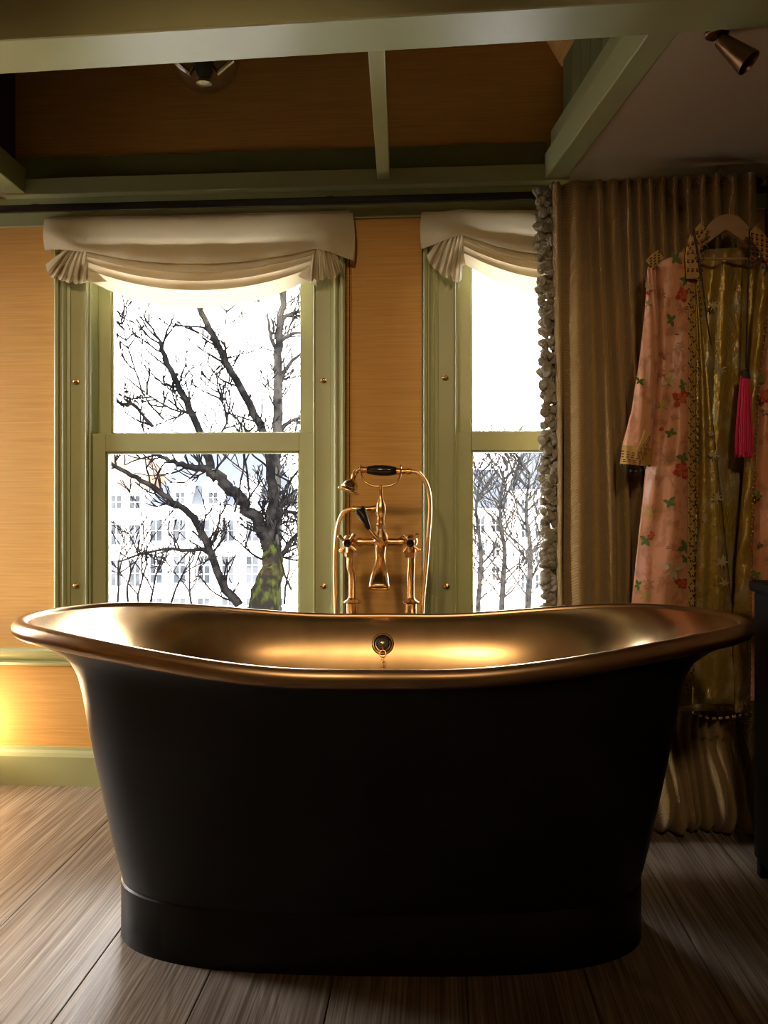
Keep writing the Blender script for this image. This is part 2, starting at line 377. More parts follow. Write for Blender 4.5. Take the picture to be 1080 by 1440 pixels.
# ---- beams of the open ceiling
def beam(name, quad, h, mt, label, z=ZJ, bev=.006):
    b4 = [Vector((p.x, p.y, z)) for p in quad]; t4 = [p+UP*h for p in b4]
    return struct(MB().hexa(b4, t4).build(name, mt, bevel=bev), label)
fl, fr_ = onZ(0, 103, ZJ), onZ(1080, 38, ZJ); nl, nr = onZ(0, 54, ZJ), onZ(880, 0, ZJ)
dF = (fr_-fl).normalized(); dN = (nr-nl).normalized()
q = [nl+dN*(XL-nl.x)/dN.x, nl+dN*(XR-nl.x)/dN.x, fl+dF*(XR-fl.x)/dF.x, fl+dF*(XL-fl.x)/dF.x]
beam('trim_5', q, .26, 'paint_green', 'wide olive green ceiling beam crossing the top of the room', ZJ-.004)
BF = lambda px, z=ZJ: None
def back_end(p0, p1, y):                        # extend a line on the beam plane to depth y
    a, b = onZ(*p0, ZJ), onZ(*p1, ZJ); return a+(b-a)*((y-a.y)/(b.y-a.y))
# middle joist
a0, a1 = back_end((517, 76), (530, 252), -.04), back_end((541, 75), (548, 252), -.04)
c0, c1 = back_end((517, 76), (530, 252), -.93), back_end((541, 75), (548, 252), -.93)
beam('trim_6', [c0, c1, a1, a0], .06, 'paint_green', 'slim green cross joist over the window pier', ZJ+.012, .003)
# left joist
a1 = back_end((0, 243), (54, 287), -.04); c1 = back_end((0, 243), (54, 287), -.93)
a0 = Vector((a1.x-.075, a1.y, ZJ)); c0 = Vector((c1.x-.075, c1.y, ZJ))
beam('trim_7', [c0, c1, a1, a0], .088, 'paint_green', 'green ceiling joist at the left end of the ceiling opening', ZJ, .003)
LJ = (c1, a1)
# right joist, with its stepped cover board and boarded side wall
a0, c0 = back_end((911, 48), (757, 265), -.04), back_end((911, 48), (757, 265), -.91)
a1, c1 = back_end((955, 46), (788, 262), -.04), back_end((955, 46), (788, 262), -.91)
beam('trim_8', [c0, c1, a1, a0], .085, 'paint_green', 'thick green ceiling joist meeting the curtain', ZJ, .004)
off = (a1-a0).normalized()
b0, d0, b1, d1 = a0+off*.02, c0+off*.02, a1, c1
beam('trim_9', [d0, d1, b1, b0], .075, 'paint_green', 'upper green board stepped back above the thick joist', ZJ+.085, .003)
# vertical boarding above it
wr = empty('trim_10', (b0.x, b0.y, ZJ+.16)); struct(wr, 'green vertical boarding beside the ceiling opening')
ZSL = 2.43
ln = (d0-b0).length; dd = (d0-b0)/ln; n = 10
for i in range(n):
    p = b0+off*.04+dd*(ln*i/n+.0015); q2 = b0+off*.04+dd*(ln*(i+1)/n-.0015); o4 = off*.03
    b4 = [Vector((v.x, v.y, ZJ+.155)) for v in (p, p+o4, q2+o4, q2)]
    MB().hexa(b4, [v+UP*(ZSL-ZJ-.155) for v in b4]).build('plank', 'paint_green_dimmed', wr, bevel=.002)
# sloping ochre roof over the opening, left side board, cap
e0, e1 = b0+off*.04, d0+off*.04
sl = Vector((-.42, 0, .72))
P = [Vector((v.x, v.y, ZSL)) for v in (e0+Vector((0, .06, 0)), e1)]
struct(MB().hexa([P[0], P[1], P[1]+sl, P[0]+sl], [v+Vector((.05, 0, .03)) for v in (P[0], P[1], P[1]+sl, P[0]+sl)]).build('ceiling_slope', 'grasscloth'), 'ochre sloping ceiling high in the opening')
lx = LJ[1].x-.06
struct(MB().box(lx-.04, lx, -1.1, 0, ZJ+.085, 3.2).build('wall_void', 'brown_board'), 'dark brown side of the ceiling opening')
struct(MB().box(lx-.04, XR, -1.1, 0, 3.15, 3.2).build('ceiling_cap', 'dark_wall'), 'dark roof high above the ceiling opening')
# plaster ceilings right, left, and over the viewer's side
ZC = 2.044
m = MB(); q4 = [Vector((v.x, v.y, ZC)) for v in (a0+off*.03, Vector((XR, 0, 0)), Vector((XR, -1.2, 0)), c0+off*.03)]
q4[0].y = 0
m.hexa(q4, [v+UP*.05 for v in q4]); struct(m.build('ceiling', 'plaster'), 'pale plaster ceiling right of the green joist')
m = MB(); m.box(XL, lx-.0, -1.15, 0, ZC, ZC+.05); struct(m.build('ceiling_side', 'plaster'), 'pale plaster ceiling left of the opening')
struct(MB().box(XL, XR, YB, -.98, 2.30, 2.36).build('ceiling_front', 'plaster'), 'ceiling over the near half of the room')
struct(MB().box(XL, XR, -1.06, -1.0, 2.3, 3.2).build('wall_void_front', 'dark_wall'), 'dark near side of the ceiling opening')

# ---- sash windows
def pin(parent, px, py):
    c = onY(px, py, -.014); m = MB()
    m.lathe(c, (0, -1, 0), [(.008, 0), (.008, .002), (.004, .003), (.004, .010), (.0055, .012), (.0055, .016), (.002, .018)], 10)
    m.tube([c+Vector((-.012, -.013, -.001)), c+Vector((.004, -.013, 0))], .003, 6)
    m.build('sash_pin', 'brass', parent, smooth=True)
def window(n, x0, x1, pins):
    root = empty('window_%d' % n, (x0, 0, ZS)); struct(root, ['white sky sash window with green frame, left of the taps', 'green framed sash window half covered by the curtain'][n-1])
    fw, mw = .060, .052
    for s in (0, 1):
        e = x0 if s == 0 else x1; sg = -1 if s == 0 else 1
        # flat frame board
        a, b = sorted((e, e+sg*fw)); MB().box(a, b, -.010, .02, ZS, ZT+.05).build('frame_board', 'paint_green', root, bevel=.002)
        MB().tube([(e+sg*.004, -.010, ZS), (e+sg*.004, -.010, ZT)], .004, 8).build('bead', 'paint_green', root, smooth=True)
        # stepped casing moulding
        u = e+sg*fw; prof = [(0, 0), (0, -.014), (.010, -.016), (.012, -.024), (.018, -.029), (.025, -.027), (.029, -.020), (.033, -.020), (.035, -.030), (.044, -.034), (.050, -.030), (.052, -.022), (.052, 0)]
        MB().extrude([(sg*p, d) for p, d in prof], (u, 0, z1-.005), (u, 0, zf0+.012), (1, 0, 0), (0, 1, 0)).build('casing', 'paint_green', root, smooth=True)
        # reveal
        a, b = sorted((e, e-sg*.006)); MB().box(a, b, .0, WT, ZS, ZT).build('jamb', 'paint_green', root)
    MB().box(x0-fw, x1+fw, -.012, .02, ZT, zf0+.02).build('head_board', 'paint_green', root)
    MB().box(x0-fw-mw, x1+fw+mw, -.045, WT, ZS-.02, ZS).build('sill', 'paint_green', root, bevel=.004)
    zm = ZP(283, 609, .02); rail = .064; st = .047
    def sash(name, ya, yb, za, zb_, rb, rt):
        a, b = x0+.005, x1-.005; m = MB()
        m.box(a, a+st, ya, yb, za, zb_); m.box(b-st, b, ya, yb, za, zb_); m.box(a+st, b-st, ya, yb, za, za+rb); m.box(a+st, b-st, ya, yb, zb_-rt, zb_)
        o = m.build(name, 'paint_green', root, bevel=.002)
        L = [(a+st, za+rb), (b-st, za+rb), (b-st, zb_-rt), (a+st, zb_-rt)]; ms = MB(); t = .007       # glazing moulding
        i0, i1, k0, k1 = a+st, b-st, za+rb, zb_-rt
        for (p, q_, r_, s_) in ((i0, i0+t, k0, k1), (i1-t, i1, k0, k1), (i0, i1, k0, k0+t), (i0, i1, k1-t, k1)):
            ms.box(p, q_, ya+.008, yb-.004, r_, s_)
        ms.build('glazing_bead', 'paint_green', o, bevel=.002)
        MB().box(i0, i1, (ya+yb)/2+.004, (ya+yb)/2+.007, k0, k1).build('pane', 'pane_glass', o)
    sash('lower_sash', .016, .052, ZS, zm, .085, rail)
    sash('upper_sash', .060, .096, zm-rail+.004, ZT, rail-.004, .06)
    for p in pins: pin(root, *p)
    return root
def fill_window():
    y0, y1, za, zb_ = LW; root = struct(empty('window_3', (XL, y0, za)), 'unseen green framed window added in the left wall for fill light'); t = .05; m = MB()
    m.box(XL-.09, XL-.05, y0, y0+t, za, zb_); m.box(XL-.09, XL-.05, y1-t, y1, za, zb_); m.box(XL-.09, XL-.05, y0+t, y1-t, za, za+t); m.box(XL-.09, XL-.05, y0+t, y1-t, zb_-t, zb_)
    m.build('sash', 'paint_green', root); MB().box(XL-.072, XL-.068, y0+t, y1-t, za+t, zb_-t).build('pane', 'pane_glass', root)
fill_window()
window(1, *OX[0], [(108, 537), (456, 535), (108, 823), (456, 824)])
window(2, *OX[1], [(627, 531), (629, 824)])
# ================================================================== BATHTUB
TUBROT = TH - math.radians(.9)
tub_c = CAM + FW*1.88 + RT*(-.008); tub_c.z = 0
TX = Vector((math.cos(TUBROT), math.sin(TUBROT), 0)); TY = Vector((-math.sin(TUBROT), math.cos(TUBROT), 0))
def tubp(x, y, z): return tub_c + TX*x + TY*y + UP*z
def rise(x): return .052*smooth01((abs(x)-.12)/.66)
def ring(a, b, n, z, k, N=144):
    out = []
    for i in range(N):
        t = 2*PI*i/N; c, s = math.cos(t), math.sin(t)
        x = a*math.copysign(abs(c)**(2/n), c); y = b*math.copysign(abs(s)**(2/n), s)
        out.append(tubp(x, y, z+k*rise(x)))
    return out
tub = empty('bathtub', tub_c, 'freestanding bateau bathtub with black outside and polished brass inside', 'bathtub')
inner = [(.02,.01,2,.115,0),(.25,.09,2.2,.117,0),(.40,.155,2.5,.122,0),(.47,.195,2.6,.14,0),(.495,.215,2.6,.19,0),(.51,.235,2.55,.29,.05),(.53,.256,2.5,.41,.15),(.555,.274,2.45,.50,.25),(.59,.290,2.4,.555,.45),(.64,.306,2.32,.592,.72),(.70,.324,2.25,.622,.95),(.765,.340,2.2,.641,1),(.81,.350,2.15,.652,1),(.834,.358,2.12,.656,1)]
rim_l = [(.834,.358,2.12,.656,1),(.838,.359,2.12,.660,1),(.846,.362,2.1,.6645,1),(.856,.367,2.1,.664,1),(.866,.373,2.1,.658,1),(.872,.378,2.1,.648,1),(.872,.378,2.1,.638,1),(.866,.373,2.1,.629,1),(.854,.365,2.1,.623,1),(.838,.357,2.1,.622,1)]
outer = [(.838,.357,2.1,.622,1),(.78,.350,2.2,.612,.85),(.73,.343,2.35,.598,.6),(.707,.335,2.5,.578,.35),(.694,.325,2.6,.545,.15),(.682,.312,2.7,.49,0),(.668,.294,2.8,.42,0),(.649,.28,2.9,.33,0),(.622,.262,3,.21,0),(.602,.248,3,.127,0)]
MB().rings([ring(*l) for l in inner], close_first=True).build('basin', 'brass_basin', tub, smooth=2)
MB().rings([ring(*l) for l in rim_l]).build('rim', 'brass_rim', tub, smooth=2)
MB().rings([ring(*l) for l in outer]).build('outer_shell', 'bronze_black', tub, smooth=2)
MB().rings([ring(*l) for l in [(.55,.2,3,.124,0),(.601,.2475,3,.127,0),(.605,.2505,3,.123,0),(.605,.2505,3,.0,0),(.5,.2,3,.0,0)]]).build('plinth', 'bronze_black', tub, smooth=True)
# overflow on the far inner wall
oc = tubp(0, .303, .588); on = (TY*-.90+UP*.38).normalized()
ov = MB().lathe(oc-on*.004, on, [(.031,0),(.031,.004),(.029,.007),(.025,.008),(.022,.006),(.021,.003),(.0205,.002)], 32).build('overflow_ring', 'brass', tub, smooth=True)
plug = empty('bath_plug', oc+on*.004, 'black rubber bath plug with ring and chain, parked in the overflow', 'plug')
MB().lathe(oc+on*.0015, on, [(.0195,0),(.0195,.006),(.017,.008),(.012,.0085),(.011,.011),(.006,.012)], 24).build('plug_disc', 'black_rubber', plug, smooth=True)
MB().lathe(oc+on*.013, on, [(.005,0),(.005,.003),(.003,.005)], 12).torus(oc+on*.019+UP*-.003, (1, .2, 0), .0055, .0013, 14, 6).build('loop', 'brass', plug, smooth=True)
r0 = oc+on*.020+UP*-.030
MB().torus(r0, on, .0085, .0012, 20, 6).build('split_ring', 'brass', plug, smooth=True)
MB().tube([oc+on*.019+UP*-.008, r0+UP*.0085], .0012, 6).build('link_bar', 'brass', plug)
mc = MB(); lk = []
for i in range(34):
    z = -.040-.0066*i
    zz = r0.z+.030+z; wy = .262 if zz > .49 else .262-(.49-zz)*.23
    p = tubp(.002*math.sin(i*.5), wy, zz)
    mc.torus(p, (1, 0, 0) if i % 2 else TY, .0042, .0011, 10, 5)
mc.build('chain', 'brass', plug, smooth=True)

# ================================================================== BATH MIXER AND HAND SHOWER
YF = -.30
def fp(cx, cy, dy=0.): return onY(440+cx/5.4, 640+cy/5.4, YF+dy)     # photo pixel on the mixer's plane
S = 1/5.4*(2.34/FPX)                                                                       # metres per crop pixel
tap = empty('bath_mixer', (fp(515, 665).x, YF, 0), 'floor standing brass bath mixer with cross handles behind the tub', 'tap')
for (cx_t, cx_b) in ((287, 300), (745, 741)):
    top, j1, j2, col_ = fp(cx_t, 775), fp(cx_t, 850), fp(cx_b, 920), fp(cx_b, 1110)
    base = Vector((col_.x, YF, 0))
    MB().tube(spline([top, j1, j2, col_], 6), 30*S, 16).build('standpipe', 'brass', tap, smooth=True)
    leg = MB().tube([base, col_], 46*S, 20).build('floor_pipe', 'brass', tap, smooth=True)
    MB().lathe(col_-UP*.006, UP, [(46*S,0),(66*S,.001),(70*S,.004),(60*S,.008),(40*S,.012),(32*S,.018)], 24).build('collar', 'brass', tap, smooth=True)
    MB().lathe(base, UP, [(.045,0),(.045,.004),(.035,.010),(.02,.013)], 24).build('floor_flange', 'brass', tap, smooth=True)
    MB().lathe(fp(cx_t, 778), UP, [(40*S,0),(48*S,.001),(48*S,.016),(40*S,.017)], 6).build('hex_nut', 'brass', tap)
    hx = 262 if cx_t < 500 else 741
    vb = fp(cx_t-4, 655)
    MB().sphere(vb, 56*S, 20, 12).tube([fp(cx_t, 735), fp(cx_t-2, 670)], 38*S, 16).build('valve_body', 'brass', tap, smooth=True)
    hd = fp(hx, 668, -.045)
    h = MB().tube([vb, hd], 24*S, 14).lathe(hd+Vector((0, .006, 0)), (0, -1, 0), [(30*S,0),(33*S,.004),(33*S,.010),(28*S,.013)], 18)
    for q_ in range(4):
        an = PI/4+q_*PI/2+.1; d = Vector((math.cos(an), 0, math.sin(an)))
        h.tube([hd+d*14*S, hd+d*54*S, hd+d*82*S, hd+d*90*S], [9*S, 12*S, 16*S, 9*S], 10)
    hh = h.build('cross_handle', 'brass', tap, smooth=True)
    MB().lathe(hd+Vector((0, -.005, 0)), (0, -1, 0), [(29*S,0),(29*S,.004),(24*S,.0065),(10*S,.0075)], 18).build('ceramic_button', 'black_ceramic', hh, smooth=True)
bc = fp(515, 655)
MB().tube([fp(320, 660), fp(440, 660), bc], [30*S, 30*S, 46*S], 16).build('cross_arm', 'brass', tap, smooth=True)
MB().tube([fp(715, 660), fp(590, 660), bc], [30*S, 30*S, 46*S], 16).build('cross_arm', 'brass', tap, smooth=True)
for a_ in (345, 655): MB().tube([fp(a_, 660), fp(a_+28, 660)], 37*S, 16).build('arm_collar', 'brass', tap, smooth=True)
MB().sphere(bc, 66*S, 22, 12).lathe(fp(515, 640), UP, [(60*S,0),(50*S,38*S),(36*S,64*S),(30*S,84*S)], 20).build('mixer_body', 'brass', tap, smooth=True)
MB().lathe(fp(515, 562), UP, [(30*S,0),(36*S,.001),(36*S,.014),(30*S,.015)], 6).build('hex_nut', 'brass', tap)
MB().lathe(fp(515, 526), UP, [(31*S,0),(31*S,22*S),(33*S,26*S),(27*S,52*S),(34*S,70*S),(41*S,110*S),(36*S,150*S),(20*S,190*S),(14*S,215*S),(13*S,285*S),(18*S,296*S)], 20)\
    .tube(spline([fp(515, 400), fp(460, 408), fp(400, 412), fp(335, 410), fp(298, 408)], 5), [30*S]*4+[27*S]*4+[24*S]*13, 14).build('riser', 'brass', tap, smooth=True)
MB().tube(spline([fp(362, 105), fp(366, 150), fp(392, 200), fp(450, 232), fp(515, 236), fp(585, 232), fp(642, 200), fp(664, 150), fp(668, 105)], 5), 8.5*S, 10).build('cradle', 'brass', tap, smooth=True)
for a_ in (362, 668): MB().torus(fp(a_, 106), (1, 0, 0), 28*S, 6*S, 20, 8).build('cradle_ring', 'brass', tap, smooth=True)
# spout: swept flattened section
sp_path = [(515, 690, -.005, 42, 42), (515, 740, -.015, 36, 36), (515, 790, -.035, 34, 32), (513, 840, -.07, 44, 30), (509, 890, -.105, 56, 30), (506, 945, -.13, 65, 32), (504, 990, -.142, 70, 36), (504, 1012, -.146, 75, 40)]
rr = []
for cx_, cy_, dy_, w_, t_ in sp_path:
    c = fp(cx_, cy_, dy_); r_ = []
    for i in range(24):
        a_ = 2*PI*i/24; ca, sa = math.cos(a_), math.sin(a_); nn = 2.6
        r_.append(c+Vector((w_*S*math.copysign(abs(ca)**(2/nn), ca), -t_*S*math.copysign(abs(sa)**(2/nn), sa), t_*S*.5*math.copysign(abs(sa)**(2/nn), sa))))
    rr.append(r_)
MB().rings(rr, close_first=True).build('spout', 'brass', tap, smooth=True, solid=.0015)
# diverter lever
l0, l1, l2 = fp(515, 668, -.030), fp(425, 560, -.05), fp(350, 400, -.065)
MB().tube([bc+Vector((0, -.02, 0)), l0+Vector((0, -.004, 0))], 26*S, 14).tube([fp(530, 668, -.032), fp(490, 640, -.036), fp(455, 600, -.045), l1], [12*S, 18*S, 20*S, 17*S], 12).build('lever_arm', 'brass', tap, smooth=True)
MB().tube([l1, l1.lerp(l2, .1), l1.lerp(l2, .5), l1.lerp(l2, .85), l1.lerp(l2, .98), l2], [17*S, 21*S, 32*S, 44*S, 40*S, 22*S], 14).build('lever_handle', 'black_ceramic', tap, smooth=True)

hs = empty('hand_shower', (fp(520, 115).x, YF, fp(520, 160).z), 'brass telephone hand shower with black handle lying in the cradle', 'hand shower')
MB().tube([fp(x, 113+(x-415)*.03) for x in (413, 425, 470, 525, 580, 622, 634)], [26*S, 31*S, 39*S, 42*S, 39*S, 31*S, 26*S], 18).build('handle', 'black_ceramic', hs, smooth=True)
MB().tube([fp(x, 112) for x in (372, 376, 395, 412, 416)], [24*S, 27*S, 22*S, 27*S, 24*S], 16).build('ferrule', 'brass', hs, smooth=True)
MB().tube([fp(x, 122) for x in (630, 636, 655, 668, 672)], [24*S, 27*S, 23*S, 28*S, 24*S], 16).build('ferrule', 'brass', hs, smooth=True)
MB().tube([fp(x, 124) for x in (675, 700, 702, 708, 710, 740, 742, 750)], [21*S, 21*S, 16*S, 16*S, 24*S, 24*S, 19*S, 19*S], 16).build('hose_connector', 'brass', hs, smooth=True)
MB().tube(spline([fp(378, 108), fp(345, 112), fp(318, 140), fp(304, 185)], 6), [22*S]*6+[20*S]*6+[19*S]*7, 14).build('neck', 'brass', hs, smooth=True)
ha = (fp(272, 277)-fp(302, 185)).normalized(); ha = (ha+Vector((0, -.12, 0))).normalized()
MB().lathe(fp(303, 183), ha, [(20*S,0),(26*S,6*S),(44*S,22*S),(58*S,44*S),(64*S,62*S),(67*S,66*S),(66*S,72*S),(76*S,86*S),(86*S,94*S),(86*S,100*S),(80*S,102*S),(60*S,100*S)], 28).build('spray_head', 'brass', hs, smooth=True)
# one hose: handset -> down behind the tub -> floor loop -> up to the mixer arm
pA = [fp(748, 124), fp(800, 135), fp(850, 195), fp(882, 290), fp(889, 420), fp(880, 560), fp(862, 800), fp(845, 980), fp(828, 1200)]
pB = [fp(178, 1200), fp(170, 1000), fp(170, 780), fp(178, 620), fp(200, 500), fp(240, 430), fp(300, 408)]
low = [Vector((pA[-1].x-.015, YF+.02, .35)), Vector((pA[-1].x-.06, YF+.07, .10)), Vector(((pA[-1].x+pB[0].x)/2, YF+.09, .025)), Vector((pB[0].x+.06, YF+.07, .10)), Vector((pB[0].x+.01, YF+.02, .35))]
path = spline(pA+low+pB, 8)
full = [path[0]]; step = .0022
acc = 0
fine = []
for a_, b_ in zip(path, path[1:]):
    L_ = (b_-a_).length; k = max(1, int(L_/step))
    for i in range(k): fine.append(a_.lerp(b_, i/k))
MB().tube(fine, [(17.5 if i % 2 else 14.5)*S for i in range(len(fine))], 8).build('hose', 'brass_hose', hs, smooth=2)

# ================================================================== CURTAIN RAIL
YR = -.095
zr = ZP(200, 289.5, YR)
rail = empty('curtain_rail', (0, YR, zr), 'long black curtain rail running above both windows', 'curtain rail')
MB().box(XL+.01, XR-.012, YR-.012, YR+.012, zr-.011, zr+.011).build('track', 'rail_black', rail, bevel=.004)
MB().box(XL+.01, XR-.012, YR-.016, YR-.010, zr-.016, zr-.011).build('track_lip', 'rail_black', rail, bevel=.002)
for x in (-2.2, -1.35, -.35, .45, 1.0): MB().box(x-.012, x+.012, YR, -.0505, zr+.010, zr+.016).build('bracket', 'rail_black', rail)
for px in (1046, 1064): 
    c = onY(px, 248, YR); MB().sphere((c.x, YR, zr+.026), .016, 14, 8, (1.3, 1, .8)).build('knob', 'rail_black', rail, smooth=True)

# ================================================================== LONDON BLINDS
def blind(label, px0, px1, top0, top1, gl, gr, sag, fansL, fansR, tailL, tailR, cordx):
    """px0..px1 outer edges; gl/gr gather points; sag list of fold heights at the middle"""
    Y0 = -.036
    x0, x1 = XP(px0, Y0), XP(px1, Y0)
    root = empty('roman_blind', ((x0+x1)/2, Y0, onY(px0, top0, Y0).z), label, 'blind', 'linen swag blinds over the two windows')
    def P(px, py, d): return onY(px, py, Y0-d)
    gxl, gyl = gl; gxr, gyr = gr; mid = (gxl+gxr)/2
    # fold profile: (height at mid, height above/below gather, forward depth at mid, depth at gather)
    prof = sag
    def swag(u, v):
        f = v*(len(prof)-1); i = min(int(f), len(prof)-2); t = f-i
        pr = [prof[max(i-1, 0)], prof[i], prof[i+1], prof[min(i+2, len(prof)-1)]]
        q_ = [.5*(2*pr[1][c]+(pr[2][c]-pr[0][c])*t+(2*pr[0][c]-5*pr[1][c]+4*pr[2][c]-pr[3][c])*t*t+(3*pr[1][c]-pr[0][c]-3*pr[2][c]+pr[3][c])*t**3) for c in range(4)]
        ym, yg, dm, dg = q_
        s_ = 2*u-1; wgt = 1-abs(s_)**2.1
        px = gxl+(gxr-gxl)*u; gy = gyl+(gyr-gyl)*u
        tp = top0+(top1-top0)*(px-px0)/(px1-px0)
        # pull the gathered rows together towards the cord
        py = (gy+yg)*(1-wgt)+(ym+(tp-302))*wgt if i+t > .001 else tp
        if f < 1: py = tp+(py-tp)*smooth01(f)*1.0 if f > 0 else tp
        nz = .0022*math.sin(u*37+v*9)+.002*math.sin(u*19-v*23)
        return P(px, py, dm*wgt+dg*(1-wgt)+nz*(v > .05))
    MB().grid(swag, 72, 144).build('swag', 'linen', root, smooth=2)
    # valance pieces beyond the gathers, with the return to the wall
    for (e, g, gy, sgn, low, tp) in ((px0, gxl, gyl, -1, fansL, top0), (px1, gxr, gyr, 1, fansR, top1)):
        uu = 0. if sgn < 0 else 1.
        def val(u, v):
            f = v*4.0; inn = swag(uu, f/(len(prof)-1)); w_ = smooth01(u)
            edge = low['edge']; py = tp+(edge-tp)*v
            d = .004+.020*math.sin(min(1, v*1.1)*PI*.62)
            out_ = P(e+sgn*2.5*math.sin(v*PI), py, d)
            q2_ = out_.lerp(inn, u)
            q2_.z = out_.z+(inn.z-out_.z)*(.35*u+.65*w_)
            q2_.y -= .022*math.sin(PI*u)*math.sin(PI*min(1, v*1.05)*.8)
            return q2_
        MB().grid(val, 18, 26).build('valance', 'linen', root, smooth=2)
        # return at the outer edge
        MB().grid(lambda u, v: Vector((val(0, v).x, val(0, v).y*(1-u)+(-.0145)*u, val(0, v).z)), 3, 26).build('return', 'linen', root, smooth=2)
        # fan of pleats
        pts = low['fan']; n = len(pts)
        def fan(u, v):
            f = u*(n-1); i = min(int(f), n-2); t = f-i
            bx = pts[i][0]+(pts[i+1][0]-pts[i][0])*t; by = pts[i][1]+(pts[i+1][1]-pts[i][1])*t
            ax = g+sgn*-4*(u-.5)+ (e-g)*.34*(1-u); ay = gy-3
            k = smooth01(v)**.8
            px = ax+(bx-ax)*(v**.9); py = ay+(by-ay)*v - 3*abs(math.sin(PI*u*(n-1)))*v*v*-1
            d = .030+.020*math.sin(v*PI*.8)+.016*(math.sin(u*(n-1)*PI*1.0)**2-.5)*(.3+.7*v)*2
            return P(px, py, d)
        MB().grid(fan, 12*(n-1), 14).build('side_gather', 'linen', root, smooth=2)
    for (pl, g, gy, sgn) in ((tailL, gxl, gyl, 1), (tailR, gxr, gyr, -1)):
        # hanging tail: a folded corner
        def tail(u, v):
            (a, b), (c, d_), (e_, f_) = pl
            p = Vector((a, b))*(1-v)+(Vector((c, d_))*(1-u)+Vector((e_, f_))*u)*v
            return P(p.x+6*(u-.5)*(1-v), p.y, .024+.012*math.sin(u*PI)+.006*math.sin(v*5))
        MB().grid(tail, 10, 12).build('tail', 'linen', root, smooth=2)
    # bead chain beside the casing
    for dx in (0, 5):
        c = XP(cordx+dx, -.02); mch = MB(); z = zf0-.01
        mch.tube([(c, -.028, z), (c, -.028, .60)], .0011, 5)
        while z > .60:
            mch.sphere((c, -.028, z), .0022, 6, 4); z -= .0062
        mch.build('bead_chain', 'lamp_dark', root)
    MB().box(x0+.01, x1-.01, Y0+.0, -.0145, ZP(px0, max(top0, top1)+10, Y0), ZP(px0, max(top0, top1)+2, Y0)).build('headrail', 'frame_white', root)
    return root
def sagrows(d):
    rows = [(302, -45, .004, .004), (325, -22, .012, .03), (343, -10, .048, .055), (360, -1, .072, .066), (371, 5, .058, .060),
            (358, 1, .040, .046), (346, -3, .022, .032), (358, 0, .026, .036), (374, 6, .050, .052), (383, 11, .046, .050),
            (372, 8, .030, .038), (364, 6, .014, .028), (372, 8, .018, .030), (386, 13, .040, .044), (395, 19, .036, .042),
            (386, 16, .020, .030), (380, 14, .008, .022), (386, 16, .010, .024), (399, 22, .030, .036), (408, 29, .026, .032),
            (400, 26, .012, .022), (396, 24, .005, .014), (404, 27, .005, .014), (418, 37, .010, .016), (433, 44, .010, .014)]
    return [(y-d*(y-302)/131, g, a_, b_) for y, g, a_, b_ in rows]
sagL = sagrows(0)
blind('cream linen swag blind gathered over the window left of the taps', 63, 496, 305, 299, (122, 349), (443, 345), sagL,
      {'edge': 352, 'arch': 8, 'fan': [(64, 372), (70, 388), (80, 389), (91, 395), (102, 395), (110, 398), (124, 392)]},
      {'edge': 366, 'arch': 4, 'fan': [(481, 374), (477, 384), (468, 391), (459, 389), (450, 393), (442, 391), (434, 396)]},
      [(120, 372), (107, 398), (151, 396)], [(438, 372), (419, 388), (446, 403)], 487)
XB = 0
sagR = sagrows(8)
blind('cream linen swag blind half hidden by the curtain', 593, 1010, 298, 290, (652, 326), (955, 322), sagR,
      {'edge': 350, 'arch': -18, 'fan': [(600, 360), (607, 373), (616, 380), (626, 389), (634, 386), (640, 396), (650, 392)]},
      {'edge': 352, 'arch': 4, 'fan': [(996, 366), (992, 378), (984, 386), (975, 384), (966, 388), (958, 386), (950, 392)]},
      [(648, 352), (634, 384), (655, 372)], [(950, 350), (932, 378), (958, 390)], 594)

